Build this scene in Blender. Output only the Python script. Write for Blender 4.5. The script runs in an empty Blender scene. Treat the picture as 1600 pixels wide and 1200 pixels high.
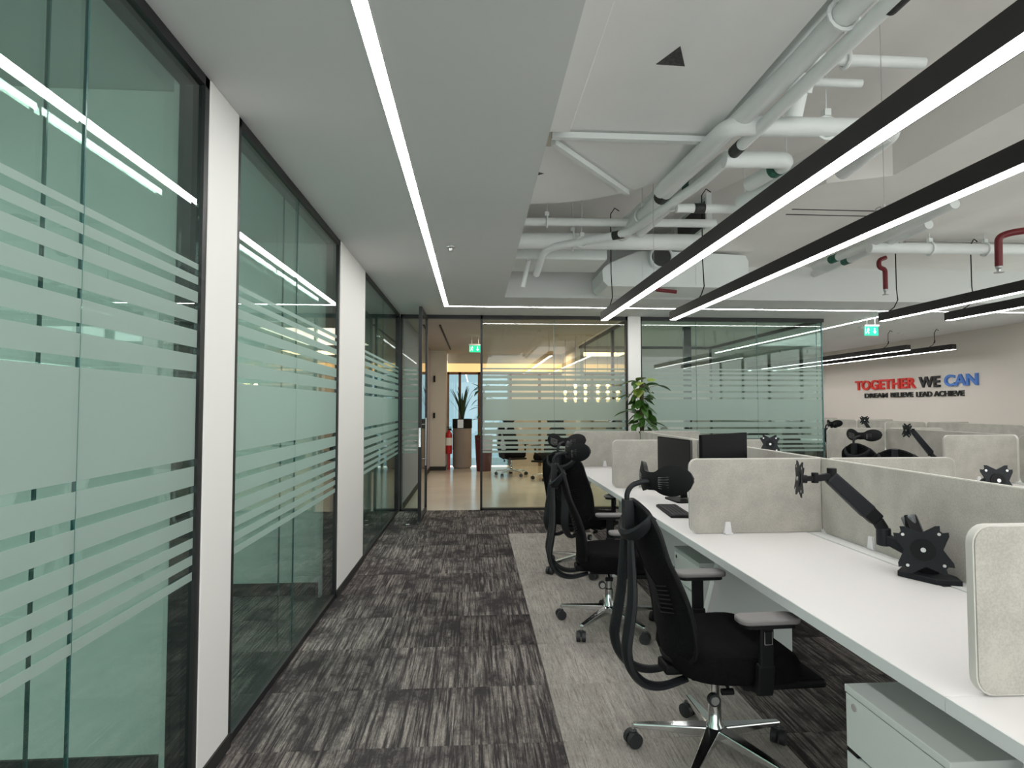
import bpy, math, random
from mathutils import Vector, Matrix
random.seed(7)
sc = bpy.context.scene
COL = sc.collection
PI = math.pi
H = 1.42                                    # eye height; the calibrated camera
# ---------------------------------------------------------------- camera, world, exposure
F = 900.0
pitch = math.atan(35 / F); yaw = math.atan(58 / math.hypot(F, 35))
cd = bpy.data.cameras.new('camera'); cam = bpy.data.objects.new('camera', cd); COL.objects.link(cam)
cam.location = (0, 0, H); cam.rotation_euler = (PI / 2 + pitch, 0, -yaw)
cd.sensor_width = 36; cd.lens = F / 1600 * 36; cd.clip_start = .05; cd.clip_end = 100
sc.camera = cam
w = bpy.data.worlds.new('world'); sc.world = w; w.use_nodes = True
bg = w.node_tree.nodes['Background']; bg.inputs[0].default_value = (.72, .74, .72, 1); bg.inputs[1].default_value = 3.1
vs = sc.view_settings
sc.display_settings.display_device = 'sRGB'
vs.view_transform = 'Standard'; vs.look = 'None'; vs.gamma = 1; vs.use_curve_mapping = False
vs.exposure = 0.12
STRIP = 32.0; LIGHT = 14.5                                 # emission of the line lights

def area(name, loc, sx, sy, power, col):
    l = bpy.data.lights.new(name, 'AREA'); l.shape = 'RECTANGLE'; l.size = sx; l.size_y = sy
    l.energy = power; l.color = col
    o = bpy.data.objects.new(name, l); o.location = loc; COL.objects.link(o); return o

# ---------------------------------------------------------------- materials
M = {}
def mat(name, col, rough=.6, metal=0., noise=None, bump=0., bscale=80., spec=.5, emit=None, es=1.):
    m = bpy.data.materials.new(name); m.use_nodes = True; nt = m.node_tree
    b = nt.nodes['Principled BSDF']
    b.inputs['Base Color'].default_value = (*col, 1); b.inputs['Roughness'].default_value = rough
    b.inputs['Metallic'].default_value = metal; b.inputs['Specular IOR Level'].default_value = spec
    if emit:
        b.inputs['Emission Color'].default_value = (*emit, 1); b.inputs['Emission Strength'].default_value = es
    if noise or bump:
        tc = nt.nodes.new('ShaderNodeTexCoord')
        n = nt.nodes.new('ShaderNodeTexNoise'); n.inputs['Detail'].default_value = 4
        nt.links.new(tc.outputs['Object'], n.inputs['Vector'])
        if noise:
            sc_, amt = noise; n.inputs['Scale'].default_value = sc_
            r = nt.nodes.new('ShaderNodeValToRGB')
            r.color_ramp.elements[0].position = .3; r.color_ramp.elements[1].position = .7
            r.color_ramp.elements[0].color = tuple(c * (1 - amt) for c in col) + (1,)
            r.color_ramp.elements[1].color = tuple(min(1, c * (1 + amt)) for c in col) + (1,)
            nt.links.new(n.outputs[0], r.inputs[0]); nt.links.new(r.outputs[0], b.inputs['Base Color'])
        if bump:
            n2 = nt.nodes.new('ShaderNodeTexNoise'); n2.inputs['Scale'].default_value = bscale
            nt.links.new(tc.outputs['Object'], n2.inputs['Vector'])
            bp = nt.nodes.new('ShaderNodeBump'); bp.inputs['Strength'].default_value = bump
            bp.inputs['Distance'].default_value = .01
            nt.links.new(n2.outputs[0], bp.inputs['Height']); nt.links.new(bp.outputs[0], b.inputs['Normal'])
    M[name] = m; return m
mat('gypsum', (.68, .69, .685), .85, noise=(1.5, .02))
mat('slab', (.86, .84, .81), .8, noise=(1.2, .05), bump=.1, bscale=12)
mat('column', (.86, .85, .83), .7)
mat('room_paint', (.52, .54, .51), .8, noise=(1.0, .04))
mat('cream_wall', (.66, .61, .56), .85, noise=(1.0, .02))
mat('lobby_wall', (.62, .58, .52), .7)
mat('lobby_ceiling', (.42, .39, .36), .8)
mat('lavender', (.38, .35, .42), .7)
mat('black_frame', (.012, .013, .014), .45)
mat('skirting', (.02, .02, .02), .6)
mat('white_laminate', (.80, .78, .775), .38, noise=(.8, .015))
mat('laminate_edge', (.74, .77, .77), .5)
mat('white_metal', (.70, .71, .70), .45)
mat('grey_cabinet', (.68, .725, .705), .5)
mat('pipe', (.80, .83, .82), .5, noise=(3, .05), bump=.15, bscale=30)
mat('duct', (.76, .80, .79), .6, noise=(2, .05), bump=.1, bscale=20)
mat('duct_board', (.88, .89, .875), .8, noise=(1.2, .03))
mat('band_black', (.02, .022, .022), .5, noise=(60, .6))
mat('band_green', (.01, .10, .065), .5, noise=(60, .6))
mat('red_pipe', (.16, .008, .014), .4)
mat('chrome', (.75, .77, .78), .12, 1.)
mat('brushed', (.55, .55, .55), .35, 1.)
mat('black_plastic', (.006, .0065, .0075), .55, spec=.22)
mat('grey_plastic', (.012, .0135, .016), .5, spec=.3)
mat('black_fabric', (.006, .0055, .0065), .95, spec=.1, noise=(150, .35), bump=.3, bscale=300)
mat('arm_pad', (.19, .18, .18), .6)
mat('rubber', (.02, .022, .024), .5)
mat('monitor_back', (.004, .004, .005), .6, spec=.12)
mat('screen_glass', (.022, .020, .021), .4, spec=.3)
mat('key', (.03, .03, .033), .5)
mat('arm_metal', (.009, .011, .015), .55, spec=.3, noise=(20, .1))
mat('arm_grey', (.13, .14, .145), .4)
mat('leaf', (.05, .13, .022), .4, noise=(14, .4))
mat('leaf_young', (.22, .30, .05), .4, noise=(14, .3))
mat('leaf_dark', (.02, .055, .02), .45, noise=(14, .4))
mat('stem', (.16, .12, .06), .8)
mat('moss', (.10, .075, .04), .95, noise=(60, .5), bump=.6, bscale=60)
mat('pot_white', (.6, .6, .58), .5)
mat('planter', (.30, .26, .235), .7, noise=(5, .05))
mat('soil', (.03, .022, .016), .95)
mat('lobby_tile', (.66, .61, .53), .16, noise=(2, .05))
mat('red_paint', (.45, .01, .015), .3)
mat('white_label', (.8, .8, .78), .6)
mat('sign_red', (.62, .03, .02), .4)
mat('sign_black', (.012, .012, .013), .4)
mat('sign_blue', (.07, .19, .55), .4)
mat('light_strip', (.8, .8, .8), .5, emit=(1, .975, .95), es=STRIP)
mat('pendant_diffuser', (.8, .8, .8), .5, emit=(1, .975, .95), es=LIGHT)
mat('amber_cove', (.8, .6, .3), .5, emit=(1, .62, .26), es=.9)
mat('bulb', (.9, .7, .3), .5, emit=(1, .66, .25), es=28)
mat('exit_green', (.0, .4, .2), .5, emit=(0, .62, .30), es=.9)
mat('exit_white', (.8, .9, .85), .5, emit=(.7, 1, .85), es=.9)
mat('wood', (.16, .075, .03), .5, noise=(8, .3))
mat('sticker', (.06, .06, .062), .7, noise=(60, .4))
mat('glass_edge', (.04, .13, .13), .2)
mat('pendant_black', (.018, .016, .016), .5, spec=.3)
mat('vent_dark', (.05, .052, .05), .7, noise=(4, .3))
mat('dark_red_pot', (.10, .02, .02), .4)
mat('clip_white', (.75, .74, .76), .4)
mat('screen_edge', (.62, .60, .56), .7)

def felt(name, col):
    m = mat(name, col, .95)
    nt = m.node_tree; b = nt.nodes['Principled BSDF']
    tc = nt.nodes.new('ShaderNodeTexCoord')
    a = nt.nodes.new('ShaderNodeTexNoise'); a.inputs['Scale'].default_value = 180; a.inputs['Detail'].default_value = 3
    c = nt.nodes.new('ShaderNodeTexNoise'); c.inputs['Scale'].default_value = 9
    mx = nt.nodes.new('ShaderNodeMath'); mx.operation = 'ADD'
    h = nt.nodes.new('ShaderNodeMath'); h.operation = 'MULTIPLY'; h.inputs[1].default_value = .5
    r = nt.nodes.new('ShaderNodeValToRGB')
    r.color_ramp.elements[0].position = .38; r.color_ramp.elements[1].position = .62
    r.color_ramp.elements[0].color = tuple(x * .86 for x in col) + (1,)
    r.color_ramp.elements[1].color = tuple(x * 1.1 for x in col) + (1,)
    for n in (a, c): nt.links.new(tc.outputs['Object'], n.inputs['Vector'])
    nt.links.new(a.outputs[0], mx.inputs[0]); nt.links.new(c.outputs[0], mx.inputs[1])
    nt.links.new(mx.outputs[0], h.inputs[0]); nt.links.new(h.outputs[0], r.inputs[0]); nt.links.new(r.outputs[0], b.inputs['Base Color'])
felt('felt', (.43, .41, .37))

def carpet(name, base, streak, dark, lo, hi, rnd):
    m = mat(name, base, .97); nt = m.node_tree; b = nt.nodes['Principled BSDF']; N = nt.nodes; L = nt.links
    b.inputs['Specular IOR Level'].default_value = .1
    tc = N.new('ShaderNodeTexCoord'); oi = N.new('ShaderNodeObjectInfo')
    off = N.new('ShaderNodeVectorMath'); off.operation = 'SCALE'; off.inputs[0].default_value = (37., 53., 11.)
    L.new(oi.outputs['Random'], off.inputs['Scale'])
    ad = N.new('ShaderNodeVectorMath'); ad.operation = 'ADD'
    L.new(tc.outputs['Object'], ad.inputs[0]); L.new(off.outputs[0], ad.inputs[1])
    def noise(scale, det, ro=.6):
        mp = N.new('ShaderNodeMapping'); mp.inputs['Scale'].default_value = scale
        n = N.new('ShaderNodeTexNoise'); n.inputs['Scale'].default_value = 1; n.inputs['Detail'].default_value = det; n.inputs['Roughness'].default_value = ro
        L.new(ad.outputs[0], mp.inputs['Vector']); L.new(mp.outputs[0], n.inputs['Vector']); return n.outputs[0]
    def ramp(src, p0, p1, c0=(0, 0, 0, 1), c1=(1, 1, 1, 1)):
        r = N.new('ShaderNodeValToRGB'); r.color_ramp.elements[0].position = p0; r.color_ramp.elements[1].position = p1
        r.color_ramp.elements[0].color = c0; r.color_ramp.elements[1].color = c1
        L.new(src, r.inputs[0]); return r.outputs[0]
    def mul(a, c):
        k = N.new('ShaderNodeMath'); k.operation = 'MULTIPLY'; L.new(a, k.inputs[0])
        if isinstance(c, float): k.inputs[1].default_value = c
        else: L.new(c, k.inputs[1])
        return k.outputs[0]
    def mixc(fac, a, c):
        k = N.new('ShaderNodeMixRGB'); L.new(fac, k.inputs[0])
        for i, x in ((1, a), (2, c)):
            if isinstance(x, tuple): k.inputs[i].default_value = (*x, 1)
            else: L.new(x, k.inputs[i])
        return k.outputs[0]
    s1 = ramp(noise((70, 2.6, 1), 6, .68), lo, hi)
    pt = ramp(noise((3.6, 2.4, 1), 6, .72), .40, .56)
    fine = ramp(noise((220, 60, 1), 2), .35, .65)
    s2 = ramp(noise((120, 9, 1), 3), .50, .68)
    c = mixc(mul(mul(s1, pt), .9), base, streak)
    c = mixc(mul(s2, .55 if rnd else .6), c, dark)
    c = mixc(mul(fine, .35), c, dark)
    if rnd:                                        # whole tiles are a shade lighter or darker
        hs = N.new('ShaderNodeHueSaturation'); L.new(c, hs.inputs['Color'])
        mr = N.new('ShaderNodeMapRange'); mr.inputs['To Min'].default_value = .78; mr.inputs['To Max'].default_value = 1.25
        L.new(oi.outputs['Random'], mr.inputs[0]); L.new(mr.outputs[0], hs.inputs['Value']); c = hs.outputs[0]
    L.new(c, b.inputs['Base Color'])
    bp = N.new('ShaderNodeBump'); bp.inputs['Strength'].default_value = .5; bp.inputs['Distance'].default_value = .004
    L.new(fine, bp.inputs['Height']); L.new(bp.outputs[0], b.inputs['Normal'])
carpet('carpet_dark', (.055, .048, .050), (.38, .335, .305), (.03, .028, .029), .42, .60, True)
carpet('carpet_light', (.38, .35, .32), (.55, .51, .47), (.16, .14, .125), .35, .60, False)

def glass(name, tint, refl=1.55, strength=1.):
    m = bpy.data.materials.new(name); m.use_nodes = True; nt = m.node_tree; nt.nodes.clear()
    o = nt.nodes.new('ShaderNodeOutputMaterial'); mx = nt.nodes.new('ShaderNodeMixShader')
    t = nt.nodes.new('ShaderNodeBsdfTransparent'); t.inputs[0].default_value = (*tint, 1)
    g = nt.nodes.new('ShaderNodeBsdfGlossy'); g.inputs['Roughness'].default_value = 0.0
    g.inputs[0].default_value = (strength,) * 3 + (1,)
    f = nt.nodes.new('ShaderNodeFresnel'); ge = nt.nodes.new('ShaderNodeNewGeometry'); mr = nt.nodes.new('ShaderNodeMapRange')   # same reflectance on the way in and out
    mr.inputs['To Min'].default_value = refl; mr.inputs['To Max'].default_value = 1 / refl
    nt.links.new(ge.outputs['Backfacing'], mr.inputs[0]); nt.links.new(mr.outputs[0], f.inputs['IOR'])
    nt.links.new(f.outputs[0], mx.inputs[0]); nt.links.new(t.outputs[0], mx.inputs[1]); nt.links.new(g.outputs[0], mx.inputs[2])
    nt.links.new(mx.outputs[0], o.inputs[0]); M[name] = m
glass('glass_green', (.80, .885, .855))
glass('glass_clear', (.93, .96, .93))
glass('glass_dark', (.40, .50, .54))
def film(name, col, tr):
    m = bpy.data.materials.new(name); m.use_nodes = True; nt = m.node_tree; nt.nodes.clear()
    o = nt.nodes.new('ShaderNodeOutputMaterial'); a = nt.nodes.new('ShaderNodeMixShader'); b = nt.nodes.new('ShaderNodeMixShader')
    t = nt.nodes.new('ShaderNodeBsdfTransparent'); d = nt.nodes.new('ShaderNodeBsdfDiffuse'); l = nt.nodes.new('ShaderNodeBsdfTranslucent')
    d.inputs[0].default_value = (*col, 1); l.inputs[0].default_value = (*col, 1)
    a.inputs[0].default_value = .5; b.inputs[0].default_value = tr
    nt.links.new(d.outputs[0], a.inputs[1]); nt.links.new(l.outputs[0], a.inputs[2])
    nt.links.new(a.outputs[0], b.inputs[1]); nt.links.new(t.outputs[0], b.inputs[2]); nt.links.new(b.outputs[0], o.inputs[0]); M[name] = m
film('frost_film', (.57, .66, .625), .25)
def mesh_fabric():
    m = bpy.data.materials.new('mesh_fabric'); m.use_nodes = True; nt = m.node_tree
    b = nt.nodes['Principled BSDF']; b.inputs['Base Color'].default_value = (.006, .0065, .0075, 1); b.inputs['Roughness'].default_value = .75; b.inputs['Specular IOR Level'].default_value = .15
    tc = nt.nodes.new('ShaderNodeTexCoord'); v = nt.nodes.new('ShaderNodeTexVoronoi'); v.inputs['Scale'].default_value = 170
    r = nt.nodes.new('ShaderNodeValToRGB'); r.color_ramp.elements[0].position = .22; r.color_ramp.elements[1].position = .32
    r.color_ramp.elements[0].color = (.45, .45, .45, 1); r.color_ramp.elements[1].color = (1, 1, 1, 1)
    nt.links.new(tc.outputs['Object'], v.inputs['Vector']); nt.links.new(v.outputs['Distance'], r.inputs[0])
    nt.links.new(r.outputs[0], b.inputs['Alpha']); M['mesh_fabric'] = m
mesh_fabric()

# ---------------------------------------------------------------- mesh helpers
class MB:
    def __init__(s): s.v = []; s.f = []
    def add(s, vs, fs):
        n = len(s.v); s.v += [tuple(v) for v in vs]; s.f += [tuple(i + n for i in f) for f in fs]; return s
    def box(s, x0, x1, y0, y1, z0, z1):
        return s.add([(x, y, z) for z in (z0, z1) for y in (y0, y1) for x in (x0, x1)],
                     [(0, 2, 3, 1), (4, 5, 7, 6), (0, 1, 5, 4), (2, 6, 7, 3), (0, 4, 6, 2), (1, 3, 7, 5)])
    def prism(s, pts, a, b, axis='z'):
        """outline (2D) pushed from a to b along an axis"""
        n = len(pts)
        def mk(p, h):
            return {'z': (p[0], p[1], h), 'y': (p[0], h, p[1]), 'x': (h, p[0], p[1])}[axis]
        vs = [mk(p, a) for p in pts] + [mk(p, b) for p in pts]
        return s.add(vs, [tuple(range(n))[::-1], tuple(range(n, 2 * n))] + [(i, (i + 1) % n, (i + 1) % n + n, i + n) for i in range(n)])
    def bar(s, p, q, wd, ht, wd2=None, ht2=None, up=(0, 0, 1)):
        p, q = Vector(p), Vector(q); d = (q - p).normalized(); u = Vector(up)
        if abs(d.dot(u)) > .98: u = Vector((1, 0, 0))
        sd = d.cross(u).normalized(); u = sd.cross(d)
        wd2 = wd2 or wd; ht2 = ht2 or ht; vs = []
        for c, a, b in ((p, wd, ht), (q, wd2, ht2)):
            for i, j in ((-1, -1), (1, -1), (1, 1), (-1, 1)): vs.append(c + sd * a / 2 * i + u * b / 2 * j)
        return s.add(vs, [(3, 2, 1, 0), (4, 5, 6, 7), (0, 1, 5, 4), (1, 2, 6, 5), (2, 3, 7, 6), (3, 0, 4, 7)])
    def tube(s, path, r, n=12, r2=None, cap=True, ell=1.):
        path = [Vector(p) for p in path]; k = len(path); vs = []; prev = None
        for i, p in enumerate(path):
            t = (path[min(i + 1, k - 1)] - path[max(i - 1, 0)]).normalized()
            if prev is None:
                a = Vector((0, 0, 1)) if abs(t.z) < .95 else Vector((1, 0, 0))
                sd = t.cross(a).normalized()
            else: sd = (prev - t * prev.dot(t)).normalized()
            prev = sd; up = sd.cross(t)
            rr = (r[i] if isinstance(r, (list, tuple)) else r + ((r2 - r) * i / (k - 1) if r2 is not None else 0))
            for j in range(n):
                a = 2 * PI * j / n; vs.append(p + sd * math.cos(a) * rr + up * math.sin(a) * rr * ell)
        fs = [(i * n + j, i * n + (j + 1) % n, (i + 1) * n + (j + 1) % n, (i + 1) * n + j) for i in range(k - 1) for j in range(n)]
        if cap: fs += [tuple(range(n))[::-1], tuple((k - 1) * n + j for j in range(n))]
        return s.add(vs, fs)
    def lathe(s, prof, n=24, c=(0, 0, 0)):
        vs = [(c[0] + r * math.cos(2 * PI * j / n), c[1] + r * math.sin(2 * PI * j / n), c[2] + z) for r, z in prof for j in range(n)]
        k = len(prof)
        fs = [(i * n + j, i * n + (j + 1) % n, (i + 1) * n + (j + 1) % n, (i + 1) * n + j) for i in range(k - 1) for j in range(n)]
        fs += [tuple(range(n))[::-1], tuple((k - 1) * n + j for j in range(n))]
        return s.add(vs, fs)
    def shell(s, fn, nu, nv, th):
        """closed shell: fn(u,v)->(point), thickened by th along its normal"""
        P = [[Vector(fn(i / nu, j / nv)) for j in range(nv + 1)] for i in range(nu + 1)]
        top = []; bot = []
        for i in range(nu + 1):
            for j in range(nv + 1):
                du = P[min(i + 1, nu)][j] - P[max(i - 1, 0)][j]; dv = P[i][min(j + 1, nv)] - P[i][max(j - 1, 0)]
                nn = du.cross(dv); nn = nn.normalized() if nn.length > 1e-9 else Vector((0, 1, 0))
                top.append(P[i][j] + nn * th / 2); bot.append(P[i][j] - nn * th / 2)
        n = len(top); q = lambda i, j: i * (nv + 1) + j; fs = []
        for i in range(nu):
            for j in range(nv):
                fs.append((q(i, j), q(i + 1, j), q(i + 1, j + 1), q(i, j + 1)))
                fs.append((n + q(i, j), n + q(i, j + 1), n + q(i + 1, j + 1), n + q(i + 1, j)))
        ed = [(q(i, 0), q(i + 1, 0)) for i in range(nu)] + [(q(nu, j), q(nu, j + 1)) for j in range(nv)] + \
             [(q(i + 1, nv), q(i, nv)) for i in range(nu)][::-1] + [(q(0, j + 1), q(0, j)) for j in range(nv)][::-1]
        fs += [(b, a, n + a, n + b) for a, b in ed]
        return s.add(top + bot, fs)
    def move(s, mtx, start=0):
        s.v = s.v[:start] + [tuple(mtx @ Vector(v)) for v in s.v[start:]]; return s
    def mesh(s, name, m, smooth=True, angle=40):
        me = bpy.data.meshes.new(name); me.from_pydata(s.v, [], s.f); me.materials.append(M[m]); me.update()
        if smooth:
            me.polygons.foreach_set('use_smooth', [True] * len(me.polygons)); me.set_sharp_from_angle(angle=math.radians(angle))
        return me
    def build(s, name, m, parent=None, loc=None, bevel=0, smooth=True, kind=None, label=None):
        o = bpy.data.objects.new(name, s.mesh(name, m, smooth)); COL.objects.link(o)
        if parent: o.parent = parent
        if loc: o.location = loc
        if bevel:
            b = o.modifiers.new('bevel', 'BEVEL'); b.width = bevel; b.segments = 2; b.limit_method = 'ANGLE'
        if kind: o['kind'] = kind
        if label: o['label'] = label
        return o
def obj(name, me, parent=None, loc=(0, 0, 0), rz=0):
    o = bpy.data.objects.new(name, me); COL.objects.link(o); o.location = loc; o.rotation_euler = (0, 0, rz)
    if parent: o.parent = parent
    return o
def tag(o, label, cat, group=None):
    o['label'] = label; o['category'] = cat
    if group: o['group'] = group
    return o
def thing(name, label, cat, loc=(0, 0, 0), rz=0, group=None):
    o = bpy.data.objects.new(name, None); COL.objects.link(o); o.empty_display_size = .1
    o.location = loc; o.rotation_euler = (0, 0, rz); return tag(o, label, cat, group)
def dup(root, loc, rz, label, skip=None):
    def cp(o, par):
        if skip and o.name.startswith(skip): return
        c = o.copy(); COL.objects.link(c); c.parent = par
        for ch in list(o.children): cp(ch, c)
        return c
    r = cp(root, None); r.location = loc; r.rotation_euler = (0, 0, rz); r['label'] = label; return r
def rrect(x0, x1, z0, z1, r, n=5, corners=(1, 1, 1, 1)):
    pts = []
    for k, (cx, cz, a0) in enumerate(((x1 - r, z1 - r, 0), (x0 + r, z1 - r, 90), (x0 + r, z0 + r, 180), (x1 - r, z0 + r, 270))):
        if corners[k]:
            for i in range(n + 1):
                a = math.radians(a0 + 90 * i / n); pts.append((cx + r * math.cos(a), cz + r * math.sin(a)))
        else: pts.append(((x1, z1), (x0, z1), (x0, z0), (x1, z0))[k])
    return pts

# ================================================================ SETTING
floor = MB().box(-4.6, 8.3, -3, 7.93, -.15, -.006).build('floor', 'carpet_dark', kind='structure')
# dark carpet tiles in the aisle (they stop at a straight seam), light ones under the chairs
TW, TL = .4667, .5
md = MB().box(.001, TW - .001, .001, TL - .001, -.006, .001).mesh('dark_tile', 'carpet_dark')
ml = MB().box(.001, TW - .001, .001, TL - .001, -.006, .001).mesh('light_tile', 'carpet_light')
ys = [-.03 + .4975 * 1]
for i in range(3):
    for j in range(17):
        y = -.52 + j * TL
        if y + TL < 7.99: obj('carpet_tile', md, floor, (-1.025 + i * TW, y, 0))
for i in range(5):
    for j in range(3): obj('carpet_tile', md, floor, (.376 + i * TW, 6.48 + j * TL - .0, 0)) if 6.48 + j * TL + TL < 8.0 else None
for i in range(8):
    for j in range(14): obj('carpet_tile', ml if i < 2 else md, floor, (.376 + i * TW, -.52 + j * TL, 0))  # dark tile columns under the desks deepen the desk shade
MB().box(-3, 8.3, 7.93, 16, -.15, 0.0).build('floor', 'lobby_tile', kind='structure')

# ceilings
s = MB().box(-4.6, .34, -3, 7.93, 2.68, 3.5).box(.34, 8.3, 6.6, 8.3, 2.68, 3.5).box(-3, 8.3, 8.3, 16, 2.68, 3.5)
s.build('ceiling', 'gypsum', kind='structure')
MB().box(.34, 8.3, -3, 6.6, 3.40, 3.55).build('ceiling', 'slab', kind='structure')
MB().prism([(2.19, 6.6), (2.19, 5.15), (2.61, 4.07), (3.0, 3.9), (3.0, -3), (8.3, -3), (8.3, 6.6)], 3.08, 3.40).build('ceiling', 'slab', kind='structure', smooth=False)
# walls
MB().box(8.2, 8.35, 6.6, 16, 0, 3.4).build('wall_right', 'cream_wall', kind='structure')
# window wall added out of view on the right to let in fill daylight
MB().box(8.2, 8.35, -3, 6.6, 0, .5).box(8.2, 8.35, -3, 6.6, 2.95, 3.4).build('wall_right', 'cream_wall', kind='structure')
f = MB()
for y in (-3, -1.4, .2, 1.8, 3.4, 5.0, 6.54): f.box(8.24, 8.3, y, y + .06, .5, 2.95)
r = f.box(8.24, 8.3, -3, 6.6, .5, .55).box(8.24, 8.3, -3, 6.6, 2.9, 2.95).build('added_fill_window', 'black_frame', kind='structure', smooth=False)
for k in range(6): MB().box(8.26, 8.27, -2.93 + 1.6 * k, -1.41 + 1.6 * k, .55, 2.9).build('glass_pane', 'glass_clear', r)
MB().box(-4.6, -4.45, -3, 14, 0, 2.68).build('wall_left', 'room_paint', kind='structure')
MB().box(-1.16, -1.02, 2.25, 2.52, 0, 2.68).box(-4.45, -1.16, 2.34, 2.46, 0, 2.68).build('wall_left', 'column', kind='structure', bevel=.004, smooth=False)
MB().box(-1.16, -1.02, 4.42, 5.40, 0, 2.68).box(-4.45, -1.16, 4.50, 4.62, 0, 2.68).box(-4.45, -1.16, 5.3, 5.4, 0, 2.68).build('wall_left', 'column', kind='structure', bevel=.004, smooth=False)
MB().box(2.135, 2.315, 7.9, 8.08, 0, 2.68).build('wall_back', 'column', kind='structure', bevel=.004, smooth=False)
MB().box(-4.45, -1.16, 4.49, 4.5, 0, .09).box(-4.45, -1.16, 2.33, 2.34, 0, .09).build('baseboard_rooms', 'skirting', kind='structure')
MB().box(-1.02, -1.012, 4.40, 5.42, 0, .06).box(-1.02, -1.012, 2.25, 2.53, 0, .06).build('baseboard_left', 'skirting', kind='structure')
MB().box(-4.45, -1.2, 7.93, 8.0, 0, 2.68).build('wall_back', 'room_paint', kind='structure')

# glazed partitions: frame, panes on both faces, frosted stripes, silicone joints
GAPS = [1.917, 1.861, 1.793, 1.716, 1.625, 1.535, 1.212, 1.114, 1.027, .949, .886, .825]
BT, BB = 1.952, .782
edges = [BT]
for g in GAPS: edges += [g + .0135, g - .0135]
edges.append(BB)
STR = [(edges[i + 1], edges[i]) for i in range(0, len(edges), 2)]
def strips(axis, a, b, face, parent):
    """frosted stripes between a and b along 'axis', standing on the plane 'face'"""
    for z0, z1 in STR:
        m = MB()
        if axis == 'y': m.box(face, face + .0012, a, b, z0, z1)
        else: m.box(a, b, face - .0012, face, z0, z1)
        m.build('frosted_stripe', 'frost_film', parent)
def glazing_y(name, y0, y1, joints, x=-1.025):
    f = MB(); t = .035
    for a, b in ((y0, y0 + t), (y1 - t, y1)): f.box(x - .095, x, a, b, .0, 2.68)
    f.box(x - .095, x, y0, y1, 2.64, 2.68).box(x - .095, x, y0, y1, 0, .035)
    r = f.build(name, 'black_frame', kind='structure', smooth=False)
    for k, xx in enumerate((x - .022, x - .085)):
        js = [y0 + t] + [j - .05 * k for j in joints] + [y1 - t]
        for a, b in zip(js, js[1:]):
            MB().box(xx, xx + .01, a + .003, b - .003, .035, 2.64).build('glass_pane', 'glass_green', r)
            if k == 0: strips('y', a + .003, b - .003, xx + .0105, r)
    for k, xx in enumerate((x - .022, x - .085)):
        for j in joints:
            jj = j - .05 * k
            MB().box(xx + .001, xx + .009, jj - .003, jj + .003, .035, 2.64).build('glass_joint', 'glass_edge', r)
    return r
glazing_y('window_1', -.9, 2.25, [-.1, 1.58])
glazing_y('window_2', 2.52, 4.42, [3.42])
glazing_y('window_3', 5.40, 7.93, [6.6])
def glazing_x(name, x0, x1, joints, y, gm, corner=False):
    f = MB(); t = .03
    f.box(x0, x0 + t, y - .02, y + .06, 0, 2.68)
    if corner: x1 += t
    else: f.box(x1 - t, x1, y - .02, y + .06, 0, 2.68)
    f.box(x0, x1, y - .02, y + .06, 2.63, 2.68).box(x0, x1, y - .02, y + .06, 0, .03)
    r = f.build(name, 'black_frame', kind='structure', smooth=False)
    js = [x0 + t] + joints + [x1 - t]
    for a, b in zip(js, js[1:]):
        MB().box(a + .002, b - .002, y + .01, y + .02, .03, 2.63).build('glass_pane', gm, r)
        strips('x', a + .002, b - .002, y + .0095, r)
    for j in joints: MB().box(j - .003, j + .003, y + .011, y + .019, .03, 2.63).build('glass_joint', 'glass_edge', r)
    return r
YF = 7.95
glazing_x('window_4', .075, 2.14, [1.1], YF, 'glass_clear')
w5 = glazing_x('window_5', 2.31, 4.97, [3.13, 4.02], YF, 'glass_green', True)
glazing_x('window_6', -1.02, -.71, [], YF, 'glass_green')
MB().box(-.71, .075, YF - .02, YF + .06, 2.63, 2.68).build('trim_1', 'black_frame', kind='structure')
# side and back of the glass meeting room
f = MB().box(4.96, 5.0, 8.0, 11.9, 2.63, 2.68).box(4.96, 5.0, 11.86, 11.9, 0, 2.68).box(4.96, 5.0, 8.0, 11.9, 0, .03)
r = f.build('window_7', 'black_frame', kind='structure', smooth=False)
MB().box(4.972, 4.988, 7.955, 7.972, .03, 2.63).box(4.90, 4.906, 7.961, 7.969, .03, 2.63).build('glass_joint', 'glass_edge', r)
for a, b in ((7.975, 9.9), (9.91, 11.86)):
    MB().box(4.975, 4.985, a, b, .03, 2.63).build('glass_pane', 'glass_green', r)
f = MB().box(2.17, 2.21, 8.08, 11.9, 2.63, 2.68).box(2.17, 2.21, 9.0, 9.08, 0, 2.68).box(2.2, 5.0, 11.86, 11.9, 2.63, 2.68).box(3.3, 3.42, 8.9, 8.95, 0, 2.68)
r = f.build('window_8', 'black_frame', kind='structure', smooth=False)
MB().box(2.185, 2.195, 8.08, 11.86, .03, 2.63).build('glass_pane', 'glass_green', r)

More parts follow.
